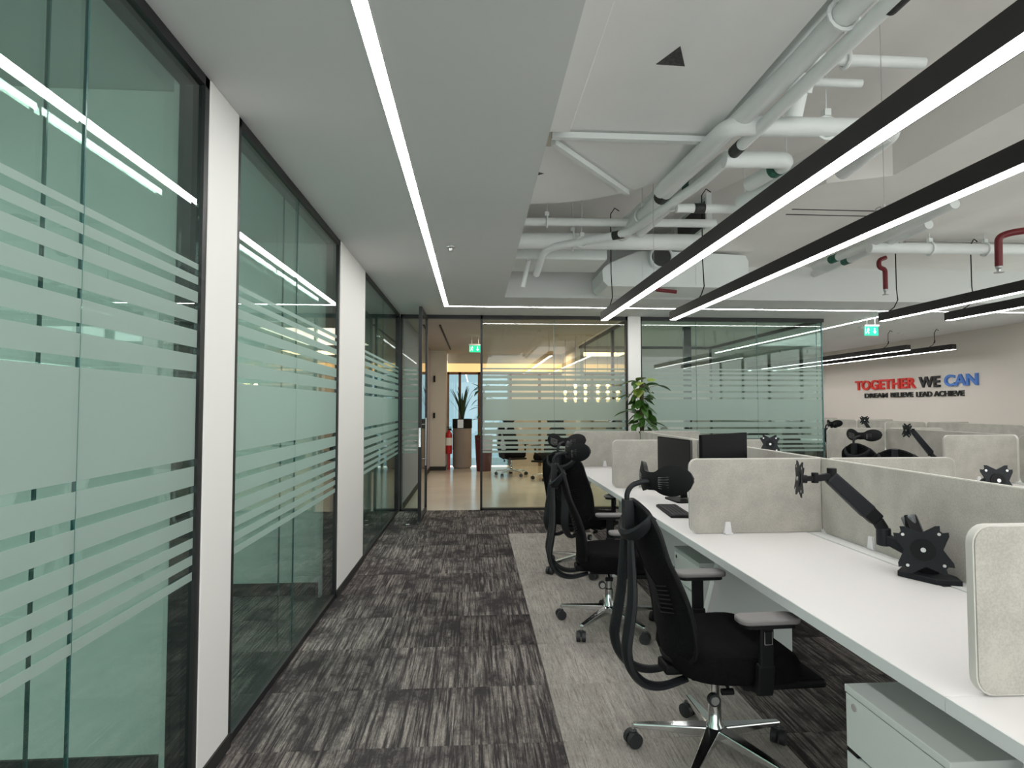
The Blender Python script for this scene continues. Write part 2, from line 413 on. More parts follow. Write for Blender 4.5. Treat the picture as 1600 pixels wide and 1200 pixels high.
# open glass door: a leaf swung towards the camera
d = MB().box(-.685, -.645, 7.05, 7.09, .02, 2.64).box(-.685, -.645, 7.88, 7.92, .02, 2.64).box(-.685, -.645, 7.09, 7.88, 2.60, 2.64).box(-.685, -.645, 7.09, 7.88, .02, .06)
door = d.build('door_1', 'black_frame', kind='structure', smooth=False)
MB().box(-.67, -.66, 7.09, 7.88, .06, 2.60).build('glass_panel', 'glass_green', door)
MB().tube([(-.60, 7.13, .70), (-.60, 7.13, 1.28)], .011).tube([(-.645, 7.13, .78), (-.60, 7.13, .78)], .007).tube([(-.645, 7.13, 1.2), (-.60, 7.13, 1.2)], .007)\
    .build('pull_handle', 'brushed', door, label='long steel pull handle')
MB().box(-.678, -.652, 7.043, 7.05, .93, 1.16).build('lock_plate', 'chrome', door)
MB().tube([(-.70, 7.1, 1.0), (-.72, 7.1, 1.0)], .018).tube([(-.72, 7.1, 1.0), (-.75, 7.1, 1.0)], .009).build('lock_knob', 'chrome', door)
MB().box(-.69, -.64, 7.04, 7.10, 0, .03).build('door_shoe', 'chrome', door)
ds = MB().lathe([(.0, 0), (.028, 0), (.028, .015), (.018, .02), (.018, .06), (.022, .065), (.0, .07)], 16).build('door_stop', 'chrome', loc=(-.80, 7.0, .0))
tag(ds, 'small chrome door stop on the dark carpet left of the open glass door', 'door stop')

# right rear corner: cream wall with the raised lettering
sgn = thing('wall_lettering', 'raised wall lettering TOGETHER WE CAN over DREAM BELIEVE LEAD ACHIEVE', 'sign', (8.2, 10.4, 1.6))
def text(word, ystart, yend, z, h, m, dep):
    """each letter cut from 20 mm board; y falls from ystart to yend"""
    c = bpy.data.curves.new('t', 'FONT'); c.body = word; c.size = 1; c.extrude = .03; c.offset = .028
    o = bpy.data.objects.new('t', c); COL.objects.link(o); bpy.context.view_layer.update()
    dg = bpy.context.evaluated_depsgraph_get()
    full = bpy.data.meshes.new_from_object(o.evaluated_get(dg))
    xs = [v.co.x for v in full.vertices]; ysz = [v.co.y for v in full.vertices]
    x0, x1, y0, y1 = min(xs), max(xs), min(ysz), max(ysz)
    n = len(full.vertices)                                    # split into loose letters
    par = list(range(n))
    def fd(a):
        while par[a] != a: par[a] = par[par[a]]; a = par[a]
        return a
    for e in full.edges:
        a, b = fd(e.vertices[0]), fd(e.vertices[1])
        if a != b: par[a] = b
    # front, back and sides of a filled curve may be loose: join pieces that overlap in x
    comp = {}
    for i in range(n): comp.setdefault(fd(i), []).append(i)
    sp = sorted([min(full.vertices[i].co.x for i in c_), max(full.vertices[i].co.x for i in c_), c_] for c_ in comp.values())
    groups = []
    for a, b, ids in sp:
        if groups and a < groups[-1][1] - .35 * min(b - a, groups[-1][1] - groups[-1][0]): groups[-1][1] = max(groups[-1][1], b); groups[-1][2] += ids
        else: groups.append([a, b, list(ids)])
    for a, b, ids in groups:
        st = set(ids); mp = {v: k for k, v in enumerate(ids)}
        vs_ = []
        for i in ids:
            p = full.vertices[i].co
            vs_.append((-.002 - dep * (.5 + p.z / .06), ystart - 10.4 + (yend - ystart) * (p.x - x0) / (x1 - x0), z - 1.6 + h * (p.y - y0) / (y1 - y0)))
        mb = MB(); mb.v = vs_; mb.f = [tuple(mp[i] for i in p.vertices) for p in full.polygons if p.vertices[0] in st]
        mb.build('letter', m, sgn, smooth=False)
    bpy.data.objects.remove(o)
text('TOGETHER', 11.90, 10.20, 1.762, .2, 'sign_red', .03)
text('WE', 10.12, 9.64, 1.762, .2, 'sign_black', .03)
text('CAN', 9.54, 8.87, 1.768, .2, 'sign_blue', .03)
text('DREAM', 11.62, 10.95, 1.597, .095, 'sign_black', .02)
text('BELIEVE', 10.86, 10.28, 1.597, .095, 'sign_black', .02)
text('LEAD', 10.20, 9.83, 1.597, .095, 'sign_black', .02)
text('ACHIEVE', 9.79, 9.15, 1.597, .095, 'sign_black', .02)

# ================================================================ LOBBY behind the glass
MB().box(-1.6, -.99, 8.05, 12.9, 0, 2.68).build('wall_lobby', 'lavender', kind='structure')
MB().box(-1.6, -.65, 12.9, 13.6, 0, 2.68).build('wall_lobby', 'lobby_wall', kind='structure')
MB().box(-1.0, -.64, 12.88, 12.9, 0, .09).box(-.99, -.98, 8.1, 12.9, 0, .09).box(-.65, -.64, 12.9, 13.6, 0, .09).build('baseboard_lobby', 'skirting', kind='structure')
MB().box(-.92, -.88, 12.86, 12.9, 1.96, 2.10).box(-.92, -.88, 12.86, 12.9, 1.16, 1.28).build('trim_2', 'black_plastic', kind='structure')
MB().box(-.98, 2.09, 8.05, 13.7, 2.665, 2.68).build('ceiling', 'lobby_ceiling', kind='structure')
MB().box(-.55, -.52, 8.8, 12.6, 2.655, 2.665).build('trim_3', 'black_plastic', kind='structure')
MB().box(-.65, 2.09, 13.72, 13.8, 2.24, 2.44).build('trim_4', 'amber_cove', kind='structure')
MB().box(-.65, 2.09, 13.70, 13.85, 2.44, 2.68).build('trim_5', 'lobby_wall', kind='structure')
fr = MB()
for x in (-.64, -.36, .10, .85, 1.55): fr.box(x - .03, x + .03, 13.75, 13.82, 0, 2.24)
fr.box(-.65, 2.09, 13.75, 13.82, 2.18, 2.24)
w9 = fr.build('window_9', 'wood', kind='structure', smooth=False)
MB().box(-.62, .82, 13.78, 13.79, 0.02, 2.2).build('glass_pane', 'glass_dark', w9)
MB().box(.88, 2.09, 13.80, 13.9, 0, 2.24).build('wall_lobby', 'lobby_wall', kind='structure')
MB().box(.9, 8.35, 15.9, 16, 0, 2.68).box(2.1, 2.2, 11.92, 13.70, 0, 2.68).box(2.18, 2.2, 13.7, 15.9, 0, 2.68).build('wall_back', 'lobby_wall', kind='structure')
# amber lamp cluster in the lobby
lc = thing('hanging_lamp', 'cluster of glowing amber bulbs behind the frosted glass, right of the doorway', 'lamp', (1.88, 10.7, 1.67))
for x, zs in ((-.19, (-.13, 0)), (0, (-.13, 0, .12)), (.19, (-.13, 0, .12))):
    MB().tube([(x, 0, -.13), (x, 0, 1.01)], .004, 6).build('cord', 'black_plastic', lc)
    for z in zs: MB().lathe([(0, -.045), (.024, -.035), (.028, 0), (.024, .035), (0, .045)], 10, (x, 0, z)).build('bulb', 'bulb', lc)
area('lobby_light', (.6, 10.2, 2.62), 1.2, 2.5, 30, (1, .86, .70))
area('lobby_light', (1.5, 12.9, 2.6), 1.0, 1.0, 18, (1, .72, .40))
area('meeting_room_light', (3.6, 10.0, 2.62), 1.5, 2.0, 24, (.92, 1, .98))
# unseen fill lamps added to brighten the three offices behind the left glass
area('office_fill', (-2.9, .3, 2.6), 1.8, 2.4, 40, (.9, 1, .98))
area('office_fill', (-2.8, 3.2, 2.6), 1.4, 1.2, 46, (.9, 1, .98))
area('office_fill', (-2.6, 6.6, 2.6), 1.4, 1.6, 40, (.9, 1, .98))

def exit_sign(label, loc, wd=.2, ht=.12):
    t = thing('exit_sign', label, 'exit sign', loc)
    MB().box(-wd / 2, wd / 2, 0, .02, -ht / 2, ht / 2).build('green_panel', 'exit_green', t)
    for q in (-.06, .06): MB().tube([(q, .01, ht / 2 + .02), (q, .01, 2.68 - loc[2])], .004, 8).build('hanger_rod', 'brushed', t)
    MB().box(-wd / 2 - .01, wd / 2 + .01, -.012, .032, ht / 2, ht / 2 + .025).build('housing', 'white_metal', t)
    m = MB().lathe([(0, -.001), (.011, -.001), (.011, .001), (0, .001)], 8)
    m.move(Matrix.Translation((-.048, -.002, .035)) @ Matrix.Rotation(PI / 2, 4, 'X'))
    for p, q in (((-.05, .025), (-.062, -.005)), ((-.062, -.005), (-.04, -.02)), ((-.04, -.02), (-.05, -.045)), ((-.062, -.005), (-.078, -.03)), ((-.05, .018), (-.03, .01)), ((-.05, .018), (-.075, .012))):
        m.bar((p[0], -.002, p[1]), (q[0], -.002, q[1]), .003, .009)
    m.box(-.095, -.088, -.003, 0, -.05, .05)
    m.build('running_man', 'exit_white', t)
    a = MB().bar((.045, -.002, .04), (.045, -.002, -.01), .003, .014).prism([(.02, -.005), (.07, -.005), (.045, -.042)], -.003, 0, 'y')
    a.build('arrow', 'exit_white', t)
    return t
exit_sign('green exit sign under the ceiling at the end of the pendant light', (5.62, 7.8, 2.49), .2, .13)
exit_sign('green exit sign hanging in the lobby beyond the open door', (.0, 10.3, 2.45), .2, .12)

# ================================================================ LIGHTS
def strip(label, x0, x1, y0, y1, z=2.68):
    t = thing('recessed_line_light', label, 'light', ((x0 + x1) / 2, (y0 + y1) / 2, z - .0005))
    a, b = (x1 - x0) / 2, (y1 - y0) / 2
    MB().box(-a, a, -b, b, -.003, 0).build('diffuser', 'light_strip', t)
    e = .006
    MB().box(-a - e, -a, -b, b, -.004, 0).box(a, a + e, -b, b, -.004, 0).box(-a, a, -b - e, -b, -.004, 0).box(-a, a, b, b + e, -.004, 0).build('trim_edge', 'white_metal', t)
strip('long recessed line light running down the gypsum ceiling above the aisle', -.385, -.335, -2.4, 7.20)
strip('recessed line light across the ceiling before the rear glass, left half', -.385, 2.72, 7.20, 7.245)
strip('recessed line light across the ceiling, right part above the glass meeting room', 2.73, 8.1, 7.20, 7.245)
strip('recessed line light running away from the exit sign above the glass meeting room', 5.63, 5.68, 7.30, 13.2)

def pendant(label, x, y0, y1, ztop, cables, cords, z=2.31, wd=.075, ht=.085):
    t = thing('linear_pendant', label, 'pendant light', (x, (y0 + y1) / 2, z), group=None)
    h = (y1 - y0) / 2
    o = MB().box(-wd / 2, wd / 2, -h, h, .006, ht).box(-wd / 2, -wd / 2 + .004, -h, h, 0, .006).box(wd / 2 - .004, wd / 2, -h, h, 0, .006)
    o.build('housing', 'pendant_black', t, smooth=False)
    MB().box(-wd / 2 + .004, wd / 2 - .004, -h + .004, h - .004, .0005, .0055).build('diffuser', 'pendant_diffuser', t)
    for y in cables:
        y, ztop_ = y if isinstance(y, tuple) else (y, ztop)
        yy = y - (y0 + y1) / 2
        MB().tube([(0, yy, ht), (0, yy, ztop_ - z)], .0016, 6).build('suspension_cable', 'brushed', t)
        MB().tube([(0, yy, ztop_ - z), (0, yy, ztop_ - z - .05)], .014, 10, r2=.006).build('ceiling_gripper', 'black_plastic', t)
        MB().tube([(0, yy, ht), (0, yy, ht + .03)], .006, 8).tube([(0, yy + .01, ht), (0, yy + .03, ht + .03), (0, yy + .06, ht + .03), (0, yy + .08, ht)], .003, 6).build('cable_clip', 'brushed', t)
    for y, zt in cords:
        yy = y - (y0 + y1) / 2
        pts = [(.09, yy + .02, zt - z), (.04, yy, zt - z + .02), (.0, yy, zt - z - .04), (.0, yy, (zt - z) * .4), (.012, yy, ht + .1), (.0, yy + .04, ht + .03), (0, yy + .12, ht)]
        MB().tube(pts, .005, 8).build('power_cord', 'black_plastic', t)
pendant('black linear pendant nearest the aisle, hanging over the left desks', 1.335, .2, 5.88, 3.40, [(1.2, 3.05), 4.2], [(5.55, 3.36)])
pendant('black linear pendant second from the aisle, hanging beyond the first row divider', 2.035, .2, 5.79, 3.40, [2.71], [(5.0, 3.36)])
pendant('black linear pendant ending just above the green exit sign', 4.25, 2.6, 5.74, 3.08, [3.6], [(5.52, 3.06)])
pendant('black linear pendant at the right edge, right of the exit sign', 4.90, 2.6, 5.65, 3.08, [3.6], [(5.35, 3.06)])
pendant('black linear pendant over the far desks by the lettered wall, left of the two', 6.84, 8.66, 14.0, 2.68, [12.5], [(9.1, 2.66)])
pendant('black linear pendant over the far desks by the lettered wall, right of the two', 7.48, 8.52, 14.0, 2.68, [12.5], [(8.9, 2.66)])

# ================================================================ SERVICES under the slab
def duct_thing(name, label, cat, mb, m, group=None, **k):
    return tag(mb.build(name, m, **k), label, cat, group)
# broad smooth duct board with a rounded end
out = [(.36, -2.5), (1.405, -2.5), (1.41, 3.55), (1.385, 3.80), (1.33, 4.03), (1.13, 4.27), (.80, 4.48), (.45, 4.56), (.36, 4.56)]
def smooth_pts(p, i0, i1, n=4):
    r = p[:i0 + 1]
    for i in range(i0, i1):
        a, b, c, d = [Vector(p[max(0, min(len(p) - 1, j))]) for j in (i - 1, i, i + 1, i + 2)]
        for k in range(1, n + 1):
            t = k / n
            r.append(tuple(.5 * ((2 * b) + (c - a) * t + (2 * a - 5 * b + 4 * c - d) * t * t + (3 * b - a - 3 * c + d) * t ** 3)))
    return r + p[i1 + 1:]
out = smooth_pts(out, 2, 7)
t = thing('air_duct', 'broad flat white air duct with a rounded end beside the gypsum ceiling', 'duct', (.9, 1, 3.05))
b = MB().prism([(x - .9, y - 1) for x, y in out], 0, .30).build('duct_body', 'duct_board', t)
for tri in ([(.857, 2.633), (1.0, 2.64), (.924, 2.492)], [(.398, 3.91), (.479, 3.95), (.412, 4.001)]):
    MB().prism([(x - .9, y - 1) for x, y in tri], -.002, .0).build('triangle_sticker', 'sticker', t, label='dark grey triangle sticker')
duct_thing('cable_trunking', 'narrow white trunking along the left edge of the broad flat duct', 'trunking',
           MB().box(.37, .54, -2.5, 3.22, 2.99, 3.05), 'duct_board', smooth=False, bevel=.006)
duct_thing('angle_bracket', 'small grey metal bracket at the end of the narrow white trunking', 'bracket',
           MB().box(.37, .50, 3.23, 3.50, 3.035, 3.05).box(.37, .375, 3.23, 3.50, 2.98, 3.05), 'brushed')
duct_thing('support_rod', 'thin white rod running straight across under the broad duct', 'rod', MB().box(.45, 1.43, 3.30, 3.34, 3.0, 3.035), 'duct', smooth=False)
duct_thing('support_rod', 'thin white rod running diagonally under the rounded end of the duct', 'rod',
           MB().bar((.47, 3.40, 3.015), (1.13, 4.18, 3.015), .035, .035), 'duct', smooth=False)

def bend(pts, r=.08, n=5):
    """round the corners of a path"""
    P = [Vector(p) for p in pts]; o = [P[0]]
    for a, b, c in zip(P, P[1:], P[2:]):
        u = (a - b); v = (c - b); d = min(r, u.length * .45, v.length * .45); u = b + u.normalized() * d; v = b + v.normalized() * d
        for k in range(n + 1):
            t_ = k / n; o.append(u * (1 - t_) ** 2 + b * 2 * t_ * (1 - t_) + v * t_ * t_)
    return o + [P[-1]]
def pipe(label, pts, r, bands=(), m='pipe', hang=(), flanges=(), zt=3.40, group=None, rb=None):
    c = Vector(pts[0])
    t = thing('ceiling_pipe', label, 'pipe', tuple(c), group=group)
    loc = [tuple(Vector(p) - c) for p in pts]
    MB().tube(bend(loc, rb or r * 2.2), r, 16).build('pipe_run', m, t)
    for a, b, bm in bands:
        d = (Vector(b) - Vector(a))
        MB().tube([Vector(a) - c, Vector(b) - c], r + .003, 16).build('band', bm, t)
    for h in hang:
        h = Vector(h) - c
        MB().tube([h + Vector((0, 0, r)), Vector((h.x, h.y, zt - c.z))], .004, 6).build('hanger_rod', 'pipe', t)
        mm = MB(); k = 14
        i = (Vector(loc[1]) - Vector(loc[0])).normalized(); sd = Vector((0, 0, 1)).cross(i).normalized()
        ring = [h + sd * math.cos(2 * PI * q / k) * (r + .012) + Vector((0, 0, 1)) * math.sin(2 * PI * q / k) * (r + .012) for q in range(k + 1)]
        mm.tube(ring, .009, 6); mm.box(h.x - .018, h.x + .018, h.y - .018, h.y + .018, h.z + r + .012, h.z + r + .05)
        mm.build('clamp_ring', 'pipe', t)
    return t
B, G = 'band_black', 'band_green'
pipe('slim white pipe with black bands, lowest of the pipes beside the broad duct',
     [(1.60, -2, 2.95), (1.57, 1.9, 2.95), (1.55, 3.75, 2.95), (1.30, 4.80, 2.90), (.64, 5.25, 2.88), (.60, 5.6, 2.72)], .034,
     [((1.581, 1.95, 2.95), (1.580, 2.05, 2.95), B), ((1.555, 3.22, 2.95), (1.554, 3.32, 2.95), B), ((1.27, 4.82, 2.899), (1.19, 4.875, 2.897), B)], hang=[(.95, 5.04, 2.886)], rb=.12)
pipe('thick white pipe with a clamp ring, middle of the pipes beside the broad duct', [(1.52, -2, 3.02), (1.50, 2.6, 3.02), (1.44, 3.3, 3.0), (1.34, 5.2, 2.98)], .052,
     [((1.398, 4.1, 2.992), (1.393, 4.2, 2.991), B)], hang=[(1.515, 1.35, 3.02), (1.50, 2.2, 3.02), (1.37, 4.6, 2.985)])
pipe('white insulated pipe hugging the edge of the broad duct', [(1.475, -2, 3.14), (1.475, 2.4, 3.14), (1.47, 4.6, 3.13), (1.36, 5.4, 3.12)], .05,
     hang=[(1.475, 1.9, 3.14)])
pipe('short white pipe with a green band running between the duct and the ceiling opening', [(1.62, 3.55, 3.03), (1.56, 4.1, 3.02), (1.50, 5.1, 3.0)], .042,
     [((1.572, 4.0, 3.022), (1.560, 4.1, 3.02), G)], hang=[(1.54, 4.4, 3.015)])
pipe('thick white pipe crossing from the broad duct towards the first pendant', [(1.36, 4.1, 3.0), (1.40, 3.04, 2.97), (2.35, 3.02, 2.97), (2.42, 3.6, 2.97)], .052,
     hang=[(1.95, 3.03, 2.97)], rb=.1)
pipe('thin white pipe crossing close under the slab behind the first pendant', [(1.50, 2.78, 3.2), (2.32, 2.78, 3.2)], .028, hang=[(1.9, 2.78, 3.2)])
pipe('second thin white pipe crossing under the slab behind the first pendant', [(1.50, 2.95, 3.18), (2.1, 2.95, 3.18)], .022)
duct_thing('capped_pipe_stub', 'short capped white pipe stub standing on the thick crossing pipe', 'pipe stub',
           MB().tube([(1.70, 2.92, 2.97), (1.70, 2.86, 3.09)], .042, 14).tube([(1.70, 2.87, 3.07), (1.70, 2.83, 3.15)], .062, 14), 'pipe')
pipe('white elbow pipe with a green band below the crossing pipes', [(1.52, 3.38, 2.93), (1.93, 3.36, 2.93), (1.86, 3.75, 2.93)], .05,
     [((1.912, 3.455, 2.93), (1.902, 3.515, 2.93), G)], rb=.09)
pipe('fat insulated white pipe with a green band coming down beside the first pendant', [(2.32, 3.05, 2.98), (2.12, 3.4, 2.93), (1.93, 4.0, 2.88)], .068,
     [((2.19, 3.28, 2.947), (2.145, 3.36, 2.936), G)], hang=[(2.05, 3.62, 2.91)])
pipe('thin white pipe with a black band running straight to the first pendant', [(1.50, 4.16, 2.9), (2.16, 4.14, 2.9)], .034,
     [((1.63, 4.156, 2.9), (1.71, 4.153, 2.9), B)], hang=[(2.02, 4.145, 2.9)])
pipe('thick white pipe across the rear of the ceiling void, lower of the two', [(.36, 5.25, 2.95), (2.16, 5.2, 2.95)], .075, hang=[(.9, 5.235, 2.95)])
pipe('thin white pipe across the rear of the ceiling void, upper of the two', [(.36, 4.92, 3.02), (2.1, 4.86, 3.02)], .035, hang=[(.62, 4.91, 3.02)])
pipe('small white drain pipe dropping at the left end of the ceiling void', [(.52, 5.52, 2.84), (.50, 5.62, 2.74), (.47, 5.64, 2.60)], .022)
duct_thing('insulated_duct', 'low insulated duct lying at the back left of the ceiling void', 'duct',
           MB().box(.36, 1.30, 5.55, 6.1, 2.86, 3.0), 'duct', smooth=False, bevel=.02)
pipe('long white pipe across the ceiling above the exit sign', [(3.75, 5.21, 2.93), (8.1, 5.12, 2.93)], .05, hang=[(4.35, 5.2, 2.93), (4.9, 5.19, 2.93)], zt=3.08)
pipe('thin bar standing in for the shadow gap close under the ceiling above the exit sign', [(4.25, 5.4, 3.04), (8.1, 5.35, 3.04)], .022, m='brushed')  # thin bar put in place of a dark shadow gap, not a real pipe
pipe('white condensate pipe with a green band parallel under the second pendant, left one', [(3.73, 4.2, 3.0), (3.80, 5.4, 2.98), (3.75, 6.1, 2.97)], .04,
     [((3.772, 5.72, 2.974), (3.762, 5.82, 2.973), G)])
pipe('white condensate pipe with a green band parallel under the second pendant, right one', [(3.93, 4.7, 3.0), (3.96, 5.6, 2.98), (3.96, 6.45, 2.97)], .04,
     [((3.96, 5.8, 2.978), (3.96, 5.9, 2.977), G)])
# slots in the low ceiling
for y, x0, x1 in ((4.62, 2.66, 3.42), (4.75, 2.68, 3.6)):
    MB().box(x0, x1, y, y + .012, 3.076, 3.08).build('trim_6', 'skirting', kind='structure')

# ceiling opening in the side of the low slab
t = thing('duct_opening', 'rectangular duct opening with a dark inside in the side of the low ceiling', 'duct', (2.19, 5.6, 3.24))
m = MB()
for a in ((-.05, 0, -.45, .45, -.16, -.135), (-.05, 0, -.45, .45, .135, .16), (-.05, 0, -.45, -.42, -.135, .135), (-.05, 0, .42, .45, -.135, .135)): m.box(*a)
m.build('flange', 'duct', t, smooth=False)
MB().box(-.012, 0, -.42, .42, -.135, .135).build('inside', 'vent_dark', t)

# round-ended fan coil box against the rear face, with an open round collar
t = thing('fan_coil_unit', 'rounded white fan coil box with an open round collar at the back of the ceiling', 'air conditioner', (2.1, 6.16, 2.86))
prof = [(-.76, .0), (-.75, -.12), (-.70, -.17), (.80, -.17), (.83, -.1), (.83, .12), (.80, .18), (-.25, .21), (-.45, .17), (-.62, .10), (-.73, .04)]
MB().prism(smooth_pts(prof, 6, 10), -.2, .35, 'y').build('casing', 'duct', t)
m = MB(); k = 28
m.tube([(-.15, -.20, .13), (-.15, -.28, .13)], .12, 28)
m.build('collar', 'duct', t)
MB().tube([(-.15, -.278, .13), (-.15, -.284, .13)], .10, 28).build('collar_inside', 'vent_dark', t)
MB().tube([(-.15 + math.cos(a) * .115, -.285, .13 + math.sin(a) * .115) for a in [2 * PI * i / 24 for i in range(25)]], .012, 8).build('collar_rim', 'duct', t)
for x in (-.3, .08, .62): MB().tube([(x, -.1, .15), (x, -.1, .54)], .004, 6).build('hanger_rod', 'pipe', t)
MB().box(.25, .28, -.205, -.2, -.15, .17).build('casing_flange', 'duct', t, smooth=False)
MB().box(-.33, -.30, -.205, -.2, -.16, .12).build('casing_flange', 'duct', t, smooth=False)

def sprinkler_pipe(label, pts, r, head):
    t = thing('sprinkler_pipe', label, 'sprinkler', pts[0]); c = Vector(pts[0])
    MB().tube(bend([Vector(p) - c for p in pts], r * 1.8), r, 14).build('red_pipe', 'red_pipe', t)
    if head:
        e = Vector(pts[-1]) - c
        MB().lathe([(0, .0), (r * .9, 0), (r * .9, -.02), (r * .5, -.03), (r * .4, -.05), (0, -.05)], 12, tuple(e)).build('sprinkler_head', 'brushed', t)
        MB().lathe([(0, -.055), (r * 1.3, -.055), (r * 1.3, -.06), (0, -.06)], 12, tuple(e)).bar(e + Vector((r * .6, 0, -.02)), e + Vector((r * .6, 0, -.056)), .004, .004).bar(e + Vector((-r * .6, 0, -.02)), e + Vector((-r * .6, 0, -.056)), .004, .004).build('deflector', 'brushed', t)
sprinkler_pipe('dark red sprinkler drop pipe bent to the left, near the right edge of the photo', [(5.05, 4.72, 3.0), (4.80, 4.82, 2.98), (4.72, 4.86, 2.95), (4.735, 4.88, 2.69)], .03, True)
MB().tube([(5.05, 4.72, 3.03), (5.05, 4.72, 3.08)], .012, 8).build('trim_7', 'brushed', kind='structure')
sprinkler_pipe('small dark red sprinkler drop pipe above the exit sign', [(4.49, 5.98, 3.05), (4.41, 5.98, 3.02), (4.41, 5.98, 2.94), (4.48, 5.98, 2.92), (4.48, 5.98, 2.70)], .024, True)
sprinkler_pipe('short red pipe lying under the fan coil box behind the first pendant', [(1.93, 6.0, 2.665), (2.15, 6.0, 2.645)], .02, False)
sh = MB().lathe([(0, 0), (.035, 0), (.034, -.006), (.016, -.012), (.012, -.03), (.02, -.034), (.0, -.036)], 16).build('ceiling_sprinkler', 'brushed', loc=(-.19, 4.53, 2.68))
tag(sh, 'tiny round sprinkler head in the gypsum ceiling right of the long line light', 'sprinkler')
for x, y, l in ((7.28, 9.38, 'small round detector on the far ceiling over the left far pendant'), (6.1, 8.7, 'small round detector on the far ceiling right of the glass room corner')):
    tag(MB().lathe([(0, 0), (.05, 0), (.05, -.015), (.03, -.03), (0, -.032)], 16).build('smoke_detector', 'white_metal', loc=(x, y, 2.68)), l, 'detector')

# ================================================================ DESK ROWS
def bench(label, xl, xr, y0s, z=.73, xc=None):
    """double row of desks: one bolted bench; tops, cable flaps, ports, legs"""
    xc = (xl + xr) / 2; t = thing('bench_desk', label, 'desk', (xc, y0s[0], 0))
    hw = (xr - xl) / 2
    for a, b in zip(y0s, y0s[1:]):
        a -= y0s[0]; b -= y0s[0]
        for s_ in (-1, 1):
            x0, x1 = sorted((s_ * hw, s_ * .10))
            MB().box(x0, x1, a + .001, b - .001, z - .038, z).build('desktop', 'white_laminate', t, bevel=.002, smooth=False)
            e0, e1 = sorted((s_ * hw, s_ * (hw + .002)))
            MB().box(e0, e1, a + .001, b - .001, z - .037, z - .001).build('edge_band', 'laminate_edge', t, smooth=False)
            f0, f1 = sorted((s_ * .03, s_ * .097))
            MB().box(f0, f1, a + .02, b - .02, z - .012, z + .003).build('cable_flap', 'white_metal', t, smooth=False)
            p0, p1 = sorted((s_ * .098, s_ * .13)); my = (a + b) / 2
            MB().box(p0, p1, my - .09, my + .09, z - .001, z + .0012).build('cable_port', 'black_plastic', t, smooth=False)
        MB().box(-.029, .029, a, b, z - .06, z).build('spine_beam', 'white_metal', t, smooth=False)
        MB().box(-.09, .09, a + .1, b - .1, z - .2, z - .19).box(-.09, -.085, a + .1, b - .1, z - .2, z - .12).box(.085, .09, a + .1, b - .1, z - .2, z - .12).build('cable_tray', 'white_metal', t, smooth=False)
    for k, y in enumerate(y0s):
        y -= y0s[0]; yy = y + (.04 if k == 0 else -.04 if k == len(y0s) - 1 else -.04)
        for s_ in (-1, 1):
            MB().bar((s_ * (hw - .04), yy, .0), (s_ * (hw - .22), yy, z - .06), .05, .035).build('leg', 'white_metal', t, smooth=False)
        MB().box(-(hw - .2), hw - .2, yy - .025, yy + .025, z - .085, z - .038).build('cross_beam', 'white_metal', t, smooth=False)
    return t
YR1 = [-.43, 1.33, 3.09, 4.85, 6.60]
bench('white bench desk row nearest the aisle, with a front edge running to the back', 1.12, 2.72, YR1)
YR2 = [1.4, 3.16, 4.92, 6.62]
bench('white bench desk row in the middle of the office behind the first divider', 4.15, 5.69, YR2)
YR3 = [7.2, 8.9, 10.6, 12.3, 14.0]
bench('white bench desk row at the far right by the lettered wall', 6.55, 8.05, YR3)

def divider(label, axis, c, a, b, z0=.732, z1=1.135, rc=(1, 1, 1, 1), clips=(), group=None, th=.026, side=-1):
    """fabric screen; axis 'x' spans a..b in x at y=c; axis 'y' spans a..b in y at x=c"""
    mid = (a + b) / 2
    loc = (mid, c, z0) if axis == 'x' else (c, mid, z0)
    t = thing('desk_divider', label, 'divider', loc, group=group)
    h = z1 - z0; w2 = (b - a) / 2
    o = rrect(-w2, w2, 0, h, .045, 5, rc); i = rrect(-w2 + .004, w2 - .004, .004, h - .004, .042, 5, rc)
    MB().prism(i, -th / 2, th / 2, 'y' if axis == 'x' else 'x').build('fabric_panel', 'felt', t)
    n = len(o); m = MB()
    vs_ = []
    for q in (-th / 2 + .003, th / 2 - .003):
        for p in o: vs_.append((p[0], q, p[1]) if axis == 'x' else (q, p[0], p[1]))
    for q in (-th / 2 + .003, th / 2 - .003):
        for p in i: vs_.append((p[0], q, p[1]) if axis == 'x' else (q, p[0], p[1]))
    fs = []
    for k in range(n):
        k2 = (k + 1) % n
        fs += [(k, k2, n + k2, n + k), (k, 2 * n + k, 2 * n + k2, k2), (n + k, n + k2, 3 * n + k2, 3 * n + k)]
    m.add(vs_, fs).build('edge_trim', 'screen_edge', t)
    for p in clips:
        p -= mid; mm = MB()
        if axis == 'x':
            mm.prism([(p - .022, 0), (p + .022, 0), (p + .013, .062), (p - .013, .062)], -th / 2 - .012, -th / 2, 'y')
            mm.box(p - .022, p + .022, -th / 2 - .03, -th / 2, -.0005, .006)
        else:
            s0 = (-th / 2 - .012, -th / 2) if side < 0 else (th / 2, th / 2 + .012)
            mm.prism([(p - .022, 0), (p + .022, 0), (p + .013, .062), (p - .013, .062)], *s0, 'x')
        mm.build('foot_clip', 'clip_white', t, smooth=False)
    return t
XA, XC = 1.165, 1.922
